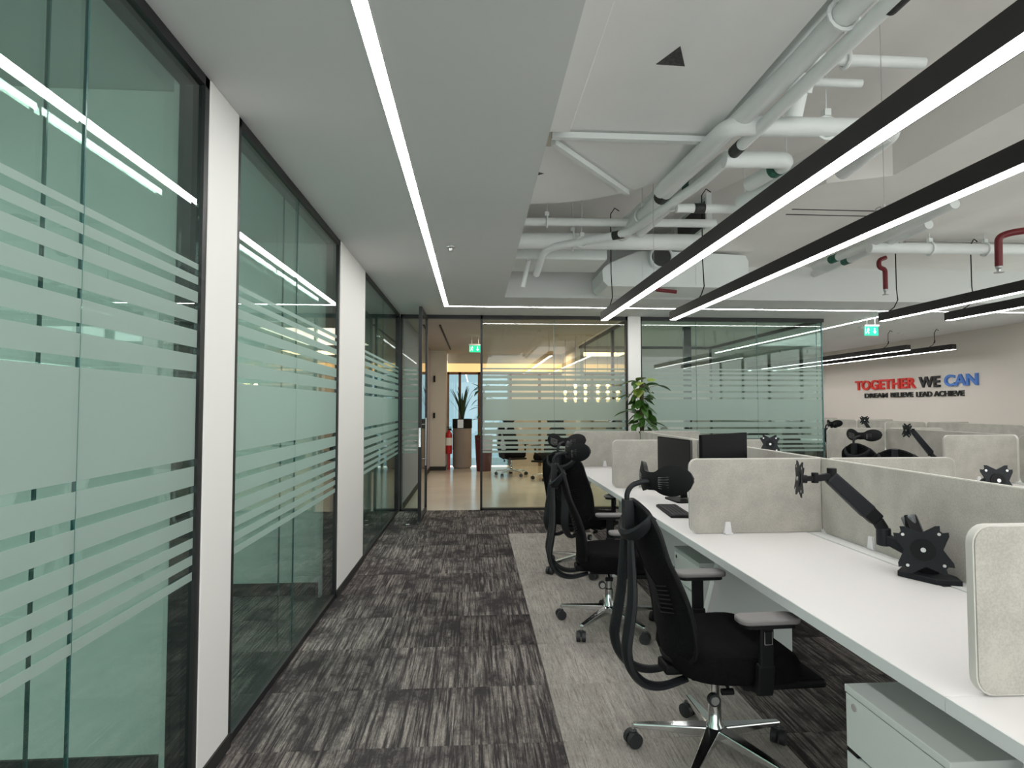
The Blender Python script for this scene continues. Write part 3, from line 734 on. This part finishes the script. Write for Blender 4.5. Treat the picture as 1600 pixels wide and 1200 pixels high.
# row nearest the aisle
divider('grey fabric divider cut by the right edge of the photo, nearest to the camera', 'x', 1.33, 1.19, 1.885, clips=[1.82])
divider('large grey fabric divider on the near white desk, with a white foot clip', 'x', 3.09, XA, 1.905, rc=(0, 1, 1, 0), clips=[1.37])
divider('grey fabric divider behind the first headrest, second across the near desk row', 'x', 4.85, XA, 1.905, rc=(0, 1, 1, 0), clips=[1.365])
divider('grey fabric divider at the far end of the near desk row, before the frosted glass', 'x', 6.58, 1.135, 1.905, clips=[1.49])
divider('long grey fabric divider along the near row, beside the double monitor arm', 'y', XC, 1.345, 3.085, rc=(0, 0, 1, 1), clips=[2.68, 1.6])
divider('long grey fabric divider along the near row, behind the two monitors', 'y', XC, 3.095, 4.845, rc=(0, 0, 1, 1), clips=[4.4])
divider('long grey fabric divider along the near row, its farthest section', 'y', XC, 4.855, 6.57, rc=(0, 0, 1, 1), clips=[6.2])
divider('grey fabric divider beyond the central one, on the far side of the near row', 'x', 3.09, 1.94, 2.69, clips=[2.4])
divider('grey fabric divider right of the black monitor, on the far side of the near row', 'x', 4.85, 1.94, 2.60, clips=[2.4])
divider('grey fabric divider under the potted climber, far side of the near row', 'x', 6.58, 1.94, 2.62, clips=[2.4])
# middle row
Z2 = 1.163
divider('grey fabric divider at the right edge, first of the middle row, square upper corner', 'x', 4.92, 4.19, 4.88, z1=Z2, clips=[4.5])
divider('grey fabric divider behind the chair with the raised headrest, middle row', 'x', 6.60, 4.17, 4.88, z1=Z2, clips=[4.5])
divider('long grey fabric divider of the middle row, running off the right edge', 'y', 4.91, 4.93, 6.60, z1=Z2, clips=[6.2])
divider('long grey fabric divider of the middle row, section outside the photo edge', 'y', 4.91, 3.17, 4.91, z1=Z2)
divider('grey fabric divider on the far side of the middle row', 'x', 6.60, 4.93, 5.62, z1=Z2)
# far row
Z3 = 1.172
divider('dark-looking grey divider standing out before the lettered wall, right of the far row', 'x', 8.9, 6.60, 7.28, z1=Z3)
divider('grey divider in front of the lettered wall, right-hand side of the far row', 'x', 8.9, 7.33, 8.03, z1=Z3)
for k, y in enumerate((10.6, 12.3)):
    divider(['grey divider of the far row, second from the front, left side', 'grey divider of the far row, last but one, left side'][k], 'x', y, 6.60, 7.28, z1=Z3)
    divider(['grey divider of the far row, second from the front, right side', 'grey divider of the far row, last but one, right side'][k], 'x', y, 7.33, 8.03, z1=Z3)
for k, (a, b) in enumerate(((7.22, 8.88), (8.92, 10.58), (10.62, 12.28))):
    divider(['long spine divider of the far row, nearest section', 'long spine divider of the far row, middle section', 'long spine divider of the far row, farthest section'][k], 'y', 7.305, a, b, z1=Z3)

# ---------------------------------------------------------------- drawer pedestals
def pedestal(label, x, y):
    t = thing('drawer_pedestal', label, 'drawer unit', (x, y, 0)); W_, D_, Hh = .40, .52, .56
    MB().box(.018, D_, -W_ + .004, -.004, .045, Hh - .022).build('body', 'grey_cabinet', t, smooth=False)
    MB().box(-.002, D_ + .004, -W_, 0, Hh - .022, Hh).build('top_panel', 'grey_cabinet', t, smooth=False, bevel=.002)
    for z0, z1 in ((.375, .534), (.21, .360), (.045, .195)):
        d_ = MB().prism([(-.0, z0), (-W_ + .004, z0), (-W_ + .004, z1), (-.004, z1), (-.004, z0 + .0)][:4] if False else [(-.004, z0), (-W_ + .004, z0), (-W_ + .004, z1), (-.004, z1)], .0, .018, 'x').build('drawer', 'grey_cabinet', t, smooth=False)
        MB().box(.001, .017, -.05, -.004, z0 - .014, z0 - .001).build('handle_recess', 'black_plastic', d_, smooth=False)
    MB().tube([(.0, -.045, .508), (-.004, -.045, .508)], .011, 14).build('lock', 'chrome', t)
    for cx in (.06, D_ - .06):
        for cy in (-.06, -W_ + .06): MB().tube([(cx, cy - .01, .022), (cx, cy + .01, .022)], .022, 12).build('caster', 'rubber', t)
pedestal('grey three-drawer pedestal under the near desk at the bottom right corner', 1.15, 1.755)
pedestal('grey drawer pedestal under the desk behind the nearest chair', 1.23, 3.52)
pedestal('grey drawer pedestal under the desk beyond the second chair', 1.33, 5.30)
# ================================================================ CHAIRS
def make_chair(label, loc, rz):
    t = thing('office_chair', label, 'chair', loc, rz, 'black mesh office chairs at the desks')
    for k in range(5):
        a = math.radians(90 + 72 * k + 14); c, s_ = math.cos(a), math.sin(a)
        R_ = .325
        leg = MB().bar((c * .025, s_ * .025, .115), (c * R_, s_ * R_, .088), .055, .04, .026, .018).build('base_leg', 'chrome', t, bevel=.005, smooth=False)
        cs = MB(); px, py = c * (R_ + .0), s_ * (R_ + .0)
        ax = Vector((-math.sin(a + .6), math.cos(a + .6), 0))
        for q in (-.017, .017):
            ctr = Vector((px, py, .031)) + ax * q
            cs.tube([ctr - ax * .011, ctr + ax * .011], [.031, .031], 16)
            cs.tube([ctr - ax * .012, ctr + ax * .012], [.024, .024], 16)
        cs.tube([(px, py, .03), (px, py, .065)], .017, 10)
        ca = cs.build('caster', 'rubber', t)
        MB().tube([(px, py, .06), (px, py, .09)], .006, 8).build('caster_stem', 'chrome', ca)
    MB().lathe([(0, .075), (.032, .075), (.036, .10), (.034, .14), (.026, .15), (.026, .24), (.019, .245), (.019, .37), (0, .37)], 20).build('gas_column', 'chrome', t)
    MB().box(-.09, .09, -.13, .10, .352, .40).box(-.14, .14, -.02, .04, .375, .398).box(-.05, .05, -.22, -.1, .36, .40).build('mechanism', 'black_plastic', t, bevel=.01, smooth=False)
    MB().tube([(.16, -.02, .36), (.09, -.02, .375)], .006, 8).tube([(.16, -.045, .345), (.16, .0, .345)], .012, 10).build('lever', 'black_plastic', t)
    kn = MB().tube([(.115, -.06, .30), (.135, -.06, .30)], .024, 16).build('tension_knob', 'rubber', t)
    MB().tube([(.135, -.06, .30), (.139, -.06, .30)], .016, 16).build('knob_cap', 'brushed', kn)
    # seat: superellipse cushion, front edge rolling down
    m = MB(); rings = [(.395, .86), (.40, .95), (.43, 1.), (.465, .985), (.487, .93), (.497, .82), (.499, .6), (.496, .3)]
    n = 36; vs_ = []
    for z, k in rings:
        for j in range(n):
            a = 2 * PI * j / n; c, s_ = math.cos(a), math.sin(a)
            x = math.copysign(abs(c) ** .55, c) * .25 * k; y = math.copysign(abs(s_) ** .6, s_) * .245 * k + .04
            x *= 1 + .06 * (y - .04) / .245
            dz = -.10 * max(0, (y - .16) / .12) ** 2 * .35 + .012 * (abs(x) / .25) ** 2 * (1 if z > .45 else 0)
            vs_.append((x, y, z + dz))
    k = len(rings)
    fs = [(i * n + j, i * n + (j + 1) % n, (i + 1) * n + (j + 1) % n, (i + 1) * n + j) for i in range(k - 1) for j in range(n)] + [tuple(range(n))[::-1], tuple((k - 1) * n + j for j in range(n))]
    m.add(vs_, fs).build('seat', 'black_fabric', t)
    MB().box(-.19, .19, .03, .36, .352, .385).build('footrest', 'black_plastic', t, bevel=.012, smooth=False)
    # backrest: mesh in a frame, leaning back, lumbar pushed forward
    def hw(v):
        w_ = .178 + .052 * math.sin(PI * min(1, (1 - v) * .75))
        if v > .86: w_ -= .075 * ((v - .86) / .14) ** 2.2
        if v < .16: w_ -= .085 * ((.16 - v) / .16) ** 2
        return w_
    def back(u, v):
        w_ = hw(v); s_ = (u - .5) * 2
        z = .42 + v * .62
        y = -.205 - .125 * v + .030 * math.sin(PI * min(1, v * 1.4))
        y += .040 * s_ * s_ * (1 - .4 * v)
        z += -.03 * s_ * s_ * v + .02 * s_ * s_ * (1 - v)
        return (s_ * w_, y, z)
    MB().shell(lambda u, v: back(1 - u, v), 14, 22, .006).build('mesh_back', 'mesh_fabric', t)
    loop = [back(0, v / 20) for v in range(21)] + [back(u / 12, 1) for u in range(1, 12)] + [back(1, 1 - v / 20) for v in range(21)] + [back(1 - u / 12, 0) for u in range(1, 13)]
    MB().tube(loop, .010, 8, cap=False).build('back_frame', 'black_plastic', t)
    sl = MB()
    for i in range(7):
        a = back(.22, .34 + .028 * i); b_ = back(.78, .34 + .028 * i); c_ = back(.5, .28 + .028 * i)
        sl.tube([(a[0], a[1] - .008, a[2]), (c_[0], c_[1] - .008, c_[2]), (b_[0], b_[1] - .008, b_[2])], .003, 5)
    sl.build('back_rib', 'black_plastic', t)
    # wishbone: two flat bars from the collar, bulging back and down, curling under the seat
    for s_ in (-1, 1):
        P = [(.035, -.352, .925), (.05, -.357, .86), (.066, -.358, .76), (.076, -.362, .66), (.082, -.378, .56), (.086, -.388, .48), (.086, -.368, .405), (.082, -.315, .352), (.072, -.24, .335), (.06, -.14, .355)]
        P = smooth_pts([p for p in P], 0, len(P) - 1, 4)
        vs_ = []; n_ = 8; k_ = len(P)
        for i, p in enumerate(P):
            p = Vector(p); tq = (Vector(P[min(i + 1, k_ - 1)]) - Vector(P[max(i - 1, 0)])).normalized(); sx = Vector((1, 0, 0)); nn = tq.cross(sx).normalized()
            f_ = i / (k_ - 1); wd = .020 + .013 * math.sin(PI * min(1, f_ * 1.1)); tk = .010 + .007 * math.sin(PI * f_)
            for j in range(n_):
                a = 2 * PI * j / n_ + PI / 8
                q = p + sx * math.cos(a) * wd * 1.15 + nn * math.sin(a) * tk * 1.15; vs_.append((q.x * s_, q.y, q.z))
        fs = [(i * n_ + j, i * n_ + (j + 1) % n_, (i + 1) * n_ + (j + 1) % n_, (i + 1) * n_ + j) for i in range(k_ - 1) for j in range(n_)] + [tuple(range(n_))[::-1], tuple((k_ - 1) * n_ + j for j in range(n_))]
        if s_ < 0: fs = [f[::-1] for f in fs]
        MB().add(vs_, fs).build('support_bar', 'grey_plastic', t)
    # collar: half ring behind the top of the back
    MB().tube([(.135 * math.cos(a), -.295 - .065 * math.sin(a), 1.0 - .095 * math.sin(a)) for a in [PI * i / 16 for i in range(17)]], [.010 + .011 * math.sin(PI * i / 16) for i in range(17)], 8, ell=1.5).box(-.022, .022, -.372, -.335, .90, 1.045).build('collar', 'grey_plastic', t)
    MB().tube(smooth_pts([(0, -.352, 1.02), (0, -.356, 1.065), (0, -.335, 1.10), (0, -.29, 1.115), (0, -.245, 1.115)], 0, 4, 5), .011, 10).build('headrest_post', 'grey_plastic', t)
    # headrest: saddle with two wings
    def head(u, v):
        s_ = (u - .5) * 2
        q = abs(s_); e = (q - .56) / .443
        lobe = .058 * math.sqrt(max(0, 1 - e * e)); hh = max(lobe, .034 if q < .35 else .004)
        hh = hh if q > .3 else .034 + (lobe - .034 if lobe > .034 else 0)
        vv = (v - .5) * 2
        x_, y_ = s_ * .166, .085 * q ** 1.8 + .016 * vv * vv * (hh / .066) ** 2
        return (x_ * .956 - y_ * .292, -.262 + x_ * .292 + y_ * .956, 1.118 + .016 * q + vv * hh)
    MB().shell(lambda u, v: head(1 - u, v), 36, 10, .018).build('headrest', 'black_plastic', t)
    for q in (-1, 1):
        sl = MB()
        for i in range(6):
            a = head(.5 + q * .17, .22 + i * .08); c_ = head(.5 + q * .28, .18 + i * .09); b_ = head(.5 + q * .39, .22 + i * .09)
            sl.tube([(k_[0], k_[1] - .0105, k_[2]) for k_ in (a, c_, b_)], .0022, 5)
        sl.build('headrest_slat', 'arm_pad', t)
    # arms
    for s_ in (-1, 1):
        MB().bar((s_ * .14, .03, .385), (s_ * .275, .06, .40), .06, .022).bar((s_ * .27, .06, .385), (s_ * .29, .06, .50), .062, .028).bar((s_ * .29, .06, .48), (s_ * .292, .06, .64), .052, .022).build('arm_post', 'black_plastic', t, bevel=.006, smooth=False)
        MB().prism(rrect(s_ * .285 - .045, s_ * .285 + .045, -.045, .185, .035), .648, .668).build('arm_pad', 'arm_pad', t, bevel=.006)
        MB().prism(rrect(s_ * .285 - .036, s_ * .285 + .036, -.03, .17, .03), .634, .648).build('pad_carrier', 'black_plastic', t)
        xx = s_ * .3075
        r_ = [(xx, .047, .575), (xx, .075, .575), (xx, .075, .62), (xx, .047, .62), (xx, .047, .575)]
        MB().tube(r_, .0022, 6).build('button_ring', 'chrome', t)
    return t
ch = make_chair('black mesh office chair with a bent headrest post, nearest to the camera', (.97, 2.32, 0), math.radians(-88))
dup(ch, (.87, 3.74, 0), math.radians(-94), 'black mesh office chair standing sideways between the nearest and the farthest aisle chair')
dup(ch, (.93, 5.05, 0), math.radians(-42), 'black mesh office chair seen from behind, farthest of the three along the aisle')
# beyond the dividers only backs and headrests show
dup(ch, (4.18, 5.72, 0), math.radians(-75), 'black mesh chair with raised headrest at the left side of the middle desk row')
dup(ch, (3.93, 5.05, 0), math.radians(-50), 'black mesh chair without headrest, left of the chair with the raised headrest', 'headrest')
dup(ch, (4.45, 9.0, 0), math.radians(-10), 'black chair back seen inside the glass meeting room, right of the black monitor', 'headrest')
dup(ch, (6.0, 10.2, 0), math.radians(-80), 'black mesh chair at the far row, seen through the edge of the glass room')
dup(ch, (6.42, 9.6, 0), math.radians(-95), 'black mesh chair at the far row, left of the monitor arm')
dup(ch, (1.45, 11.2, 0), math.radians(140), 'dark castor chair in the lobby behind the frosted glass, right one')
dup(ch, (.75, 11.9, 0), math.radians(200), 'dark castor chair in the lobby behind the frosted glass, left one')

# ================================================================ MONITORS, ARMS, KEYBOARD
def vesa(t, c, nrm, s_=.062, up=(0, 0, 1), roll=0.):
    """cross-shaped mounting plate with four horned ears"""
    n = Vector(nrm).normalized(); u = Vector(up); sd = u.cross(n).normalized(); u = n.cross(sd); c = Vector(c)
    cr, sr = math.cos(roll), math.sin(roll); sd, u = sd * cr + u * sr, u * cr - sd * sr
    pts = []
    for k in range(4):
        a = math.radians(45 + 90 * k)
        for da, r in ((-26, 1.10), (-16, 1.38), (-9, 1.50), (-3, 1.28), (3, 1.28), (9, 1.50), (16, 1.38), (26, 1.10), (45, .86)):
            pts.append((math.cos(a + math.radians(da)) * r * s_, math.sin(a + math.radians(da)) * r * s_))
    vs_ = [c + sd * p[0] + u * p[1] + n * q for q in (-.002, .002) for p in pts]; k = len(pts)
    cen = [c - n * .002, c + n * .002]
    fs = []
    for i in range(k):
        j = (i + 1) % k
        fs += [(i, j, k + j, k + i), (2 * k, j, i), (2 * k + 1, k + i, k + j)]
    p = MB().add(vs_ + cen, fs).build('mounting_plate', 'arm_metal', t, smooth=False)
    m = MB().tube([c + n * .002, c + n * .005], s_ * .56, 20); m.tube([c + n * .005, c + n * .0055], s_ * .42, 20)
    m.build('plate_boss', 'black_plastic', p)
    MB().tube([c + n * .005, c + n * .010], .009, 12).build('bolt', 'brushed', p)
    h = MB()
    for k in range(4):
        a = math.radians(45 + 90 * k); q = c + (sd * math.cos(a) + u * math.sin(a)) * s_ * 1.12
        h.tube([q + n * .002, q + n * .003], .006, 10)
    h.build('screw_hole', 'brushed', p)
    MB().tube([c, c - n * .03], .018, 14).build('tilt_head', 'black_plastic', t)

t = thing('monitor_mount', 'double black monitor arm without screens, standing on the near white desk', 'monitor arm', (1.83, 2.25, .73))
bx = [(-.11, .02), (-.05, -.11), (.03, -.14), (.06, -.08), (.06, .09), (.0, .12)]
MB().prism(bx, 0, .022).build('base_plate', 'arm_metal', t, bevel=.003)
MB().tube([(0, 0, .02), (0, 0, .09)], .028, 18).tube([(0, 0, .022), (0, 0, .04)], .042, 18).build('pole', 'black_plastic', t)
A0, A1 = Vector((-.01, .02, .075)), Vector((-.095, .115, .135))
MB().bar(A0, A1, .045, .04).tube([A1 - Vector((0, 0, .035)), A1 + Vector((0, 0, .04))], .028, 16).build('lower_arm', 'arm_metal', t, bevel=.006, smooth=False)
A2 = Vector((-.115, .125, .205)); A3 = Vector((-.296, .165, .388))
MB().tube([A1 + Vector((0, .0, .03)), A2], .024, 14).bar(A2, A2 + (A3 - A2) * .22, .05, .055, .05, .06).build('elbow', 'black_plastic', t, bevel=.006, smooth=False)
MB().bar(A2 + (A3 - A2) * .16, A3, .052, .066, .046, .058).build('gas_arm', 'arm_metal', t, bevel=.010, smooth=False)
MB().bar(A2 + (A3 - A2) * .3 + Vector((0, 0, .034)), A3 + Vector((0, 0, .030)), .03, .008).build('arm_cover', 'arm_grey', t, bevel=.003, smooth=False)
MB().tube([A3 + Vector((.01, 0, -.035)), A3 + Vector((.01, 0, .035))], .02, 12).bar(A3, A3 + Vector((-.06, .01, -.01)), .03, .028).tube([A3 + Vector((-.06, .01, -.03)), A3 + Vector((-.06, .01, .015))], .015, 12).bar(A3 + Vector((-.06, .01, -.01)), A3 + Vector((-.10, .02, -.012)), .022, .022).build('wrist_joint', 'black_plastic', t, bevel=.003, smooth=False)
vesa(t, A3 + Vector((-.125, .02, -.012)), (-1, .32, .05))
MB().bar((.0, .0, .08), (-.035, .05, .24), .065, .045, .055, .05).build('gas_arm', 'arm_grey', t, bevel=.010, smooth=False)
MB().bar((-.035, .045, .235), (-.05, -.03, .14), .045, .03).build('wrist_joint', 'black_plastic', t, bevel=.004, smooth=False)
vesa(t, (-.065, -.065, .125), (-.62, -.78, .1), .075, roll=.12)

def small_arm(label, x, y, z, nrm, reach=(.12, .10, -.05), rise=.30, base=None, s_=.06):
    """single arm whose plate is at (x,y,z); its foot stands on the desk"""
    bxp = base or (x + .18, y + .12, .73)
    t = thing('monitor_mount', label, 'monitor arm', bxp)
    c = Vector((x, y, z)) - Vector(bxp)
    MB().prism(rrect(-.06, .06, -.05, .05, .02), 0, .018).build('base_plate', 'arm_metal', t)
    mid = Vector((c.x * .35 + .02, c.y * .35 + .05, max(.10, c.z * .45)))
    MB().tube([(0, 0, .018), (0, 0, .08)], .024, 14).build('pole', 'black_plastic', t)
    MB().bar((0, 0, .07), mid, .042, .036).build('lower_arm', 'arm_metal', t, bevel=.005, smooth=False)
    n = Vector(nrm).normalized()
    MB().bar(mid + Vector((0, 0, .01)), c - n * .06 + Vector((0, 0, .0)), .05, .055, .04, .045).build('gas_arm', 'arm_metal', t, bevel=.008, smooth=False)
    MB().tube([mid - Vector((0, 0, .02)), mid + Vector((0, 0, .035))], .025, 14).tube([c - n * .065 - Vector((0, 0, .025)), c - n * .065 + Vector((0, 0, .025))], .016, 12).bar(c - n * .06, c - n * .01, .025, .025).build('joint', 'black_plastic', t)
    vesa(t, c, nrm, s_)
small_arm('black monitor arm seen before the glass room, its plate just over the divider', 2.34, 4.45, 1.12, (-.2, -1, .1))
small_arm('black monitor arm plate standing up behind the long divider at the right edge', 2.50, 2.62, 1.065, (-.15, -1, .15), base=(2.42, 2.85, .73))
small_arm('black monitor arm of the middle row, reaching left towards the raised headrest', 4.50, 5.75, 1.17, (-1, .1, .1), base=(4.80, 5.6, .73))
small_arm('black monitor arm of the far row, showing over the middle divider', 6.75, 9.6, 1.18, (-.4, -1, 0), base=(7.05, 9.7, .73))
small_arm('black monitor arm of the far row, its small plate against the lettered wall', 6.95, 12.0, 1.18, (-.3, -1, 0), base=(7.1, 12.1, .73))
small_arm('black monitor arm at the edge of the glass room, before the far row', 6.7, 10.4, 1.02, (-1, -.5, 0), base=(7.05, 10.45, .73))

def monitor(label, p0, p1, z0, z1, foot, front_left, m_front, arm=True):
    """p0->p1: bottom edge in plan; foot: where its stand meets the desk"""
    c = Vector(((p0[0] + p1[0]) / 2, (p0[1] + p1[1]) / 2, 0)); d = Vector((p1[0] - p0[0], p1[1] - p0[1], 0)); L_ = d.length; a = math.atan2(d.y, d.x)
    t = thing('monitor', label, 'monitor', (c.x, c.y, .73), a)
    h = z1 - .73; l = z0 - .73; q = 1 if front_left else -1
    MB().prism(rrect(-L_ / 2, L_ / 2, l, h, .006), -.009, .009, 'y').build('housing', 'monitor_back', t)
    MB().box(-L_ / 2 + .006, L_ / 2 - .006, min(q * .009, q * .0105), max(q * .009, q * .0105), l + .018, h - .006).build('screen', m_front, t, smooth=False)
    MB().box(L_ / 2 - .001, L_ / 2 + .001, -.008, .008, l, h).build('bezel_edge', 'brushed', t, smooth=False)
    b = -q
    MB().box(-.06, .06, min(b * .009, b * .05), max(b * .009, b * .05), (l + h) / 2 - .06, (l + h) / 2 + .06).bar((0, b * .05, (l + h) / 2), (0, b * .075, .02), .05, .02).build('stand_neck', 'black_plastic', t, bevel=.004, smooth=False)
    MB().prism(rrect(-.12, .12, -.08, .08, .03), 0, .012).move(Matrix.Translation((0, b * .05, 0))).build('stand_foot', 'black_plastic', t)
monitor('dark grey monitor standing edge-on to the aisle behind the nearest chair', (1.43, 4.42), (1.49, 3.90), .885, 1.187, None, False, 'screen_glass')
monitor('black monitor seen from behind above the central divider', (1.363, 3.42), (1.80, 3.74), .93, 1.247, None, False, 'monitor_back')
kt = thing('keyboard', 'black keyboard on the white desk before the dark grey monitor', 'keyboard', (1.30, 3.72, .73), math.radians(85))
MB().prism(rrect(-.21, .21, -.07, .07, .01), 0, .014).build('keyboard_base', 'black_plastic', kt)
m = MB()
for i in range(15):
    for j in range(5): m.box(-.2 + i * .0267, -.2 + i * .0267 + .023, -.06 + j * .0245, -.06 + j * .0245 + .021, .014, .019)
m.build('keys', 'key', kt, smooth=False, kind='stuff')
# ================================================================ PLANTS, LOBBY THINGS
def leaf_mesh(name, L_, Wd, m, curl=.25):
    mb = MB(); n = 6; vs_ = []; fs = []
    for i in range(n + 1):
        t_ = i / n; w_ = Wd / 2 * math.sin(PI * min(1, t_ * .95 + .03) ** .75) if i < n else .001
        y = L_ * t_; z = -curl * L_ * t_ * t_
        vs_ += [(-w_, y, z + .12 * w_), (0, y, z - .1 * w_), (w_, y, z + .12 * w_)]
    for i in range(n):
        a = i * 3; fs += [(a, a + 1, a + 4, a + 3), (a + 1, a + 2, a + 5, a + 4)]
    k = len(vs_); vs2 = vs_ + [(x, y, z - .0015) for x, y, z in vs_]
    fs2 = fs + [tuple(i + k for i in f[::-1]) for f in fs]
    mb.add(vs2, fs2); return mb.mesh(name, m)
t = thing('climbing_plant', 'green climbing plant on a moss pole before the white column of the glass wall', 'plant', (2.2, 7.5, 0))
MB().lathe([(0, 0), (.15, 0), (.19, .40), (.20, .42), (.185, .42), (.17, .38), (0, .38)], 28).build('pot', 'pot_white', t)
MB().lathe([(0, .37), (.172, .37), (.172, .385), (0, .39)], 20).build('soil', 'soil', t)
MB().tube([(0, 0, .38), (.005, 0, 1.0), (.0, 0, 1.72)], .028, 10).build('moss_pole', 'moss', t)
lm = [leaf_mesh('leaf_a', .17, .12, 'leaf'), leaf_mesh('leaf_b', .13, .10, 'leaf'), leaf_mesh('leaf_c', .15, .13, 'leaf_young', .1), leaf_mesh('leaf_d', .2, .10, 'leaf', .35)]
rr = random.Random(5)
for i in range(120):
    z = .55 + 1.22 * (i / 119) ; a = rr.uniform(0, 2 * PI); r0 = rr.uniform(.04, .15) * (1.15 - .55 * (z - .55) / 1.2)
    me = lm[2] if (z > 1.62 and rr.random() < .4) else lm[rr.choice((0, 1, 3, 0, 1))]
    o = bpy.data.objects.new('leaf', me); COL.objects.link(o); o.parent = t
    o.location = (math.cos(a) * r0, math.sin(a) * r0, z); o.rotation_euler = (rr.uniform(-.9, .4), rr.uniform(-.5, .5), a - PI / 2 + rr.uniform(-.5, .5)); s_ = rr.uniform(.75, 1.15); o.scale = (s_,) * 3
for (dx, dz, rot) in ((-.17, 1.58, PI / 2), (-.20, 1.36, PI / 2), (.20, 1.70, -PI / 2), (.13, 1.22, -PI / 2 - .4), (.02, 1.80, .3), (-.1, 1.76, 1.2)):
    o = bpy.data.objects.new('leaf', lm[0] if dz < 1.75 else lm[2]); COL.objects.link(o); o.parent = t; o.location = (dx, -.05, dz); o.rotation_euler = (-.15, 0, rot); o.scale = (1.15,) * 3
    MB().tube([(0, 0, dz - .12), (dx * .6, -.03, dz - .02), (dx, -.05, dz)], .003, 5).build('leaf_stalk', 'stem', t)

def snake_plant(label, loc, h, m, nleaf, seed, spread, pot):
    t = thing('snake_plant' if pot == 'tall' else 'potted_plant', label, 'plant', loc); g = random.Random(seed)
    for i in range(nleaf):
        a = 2 * PI * i / nleaf + g.uniform(-.2, .2); hh = h * g.uniform(.65, 1.05); sp = spread * g.uniform(.3, 1)
        mb = MB(); vs_ = []; n = 6
        for k in range(n + 1):
            t_ = k / n; w_ = .028 * math.sin(PI * (.18 + .8 * t_)) + .002
            c = Vector((math.cos(a) * (.03 + sp * t_ * t_), math.sin(a) * (.03 + sp * t_ * t_), hh * t_)); sd = Vector((-math.sin(a), math.cos(a), 0)); o_ = Vector((math.cos(a), math.sin(a), 0)) * .004
            vs_ += [c - sd * w_, c + o_, c + sd * w_, c - o_]
        fs = [(k * 4 + j, k * 4 + (j + 1) % 4, k * 4 + 4 + (j + 1) % 4, k * 4 + 4 + j) for k in range(n) for j in range(4)]
        mb.add(vs_, fs).build('leaf', m, t)
    return t
pl = thing('tall_planter', 'tall grey-brown cylindrical planter in the lobby beyond the open door', 'planter', (-.29, 13.35, 0))
MB().lathe([(0, 0), (.19, 0), (.19, .03), (.215, .04), (.215, .92), (0, .92)], 32).build('body', 'planter', pl)
MB().lathe([(.0, .92), (.225, .92), (.225, 1.13), (.205, 1.13), (.205, 1.08), (0, 1.08)], 32).build('rim_band', 'black_plastic', pl)
MB().box(-.10, .03, -.235, -.218, .93, 1.12).build('rim_plate', 'brushed', pl, smooth=False)
snake_plant('spiky dark snake plant growing from the tall planter in the lobby', (-.29, 13.35, 1.08), .78, 'leaf_dark', 15, 3, .34, 'tall')
t2 = thing('potted_shrub', 'dark red pot with a bushy plant beside the lobby doorway, right', 'plant', (.2, 12.8, 0))
MB().lathe([(0, 0), (.16, 0), (.2, .75), (.2, .78), (0, .74)], 24).build('pot', 'dark_red_pot', t2)
for i in range(40):
    o = bpy.data.objects.new('leaf', lm[3]); COL.objects.link(o); o.parent = t2
    a = rr.uniform(0, 2 * PI); r0 = rr.uniform(0, .14); o.location = (math.cos(a) * r0, math.sin(a) * r0, rr.uniform(.8, 1.9)); o.rotation_euler = (rr.uniform(-.6, .9), 0, a - PI / 2)
MB().tube([(0, 0, .74), (0, 0, 1.8)], .015, 8).build('stem', 'stem', t2)
fe = thing('fire_extinguisher', 'red fire extinguisher with a white label by the lobby glass, left of the planter', 'fire extinguisher', (-.58, 13.0, 0))
MB().lathe([(0, .36), (.07, .36), (.075, .38), (.075, .78), (.06, .83), (.025, .86), (.02, .89), (0, .89)], 20).build('cylinder', 'red_paint', fe)
MB().lathe([(.0765, .55), (.0765, .72), (.0755, .72), (.0755, .55)], 20).build('label_wrap', 'white_label', fe)
MB().box(-.02, .06, -.012, .012, .89, .93).box(-.05, .06, -.01, .01, .95, .965).build('handle', 'black_plastic', fe, smooth=False)
MB().tube([(.02, 0, .9), (.09, 0, .86), (.10, 0, .6), (.09, 0, .45)], .009, 8).build('hose', 'black_plastic', fe)
MB().box(-.03, .03, .07, .09, .0, .9).build('stand', 'red_paint', fe, smooth=False)
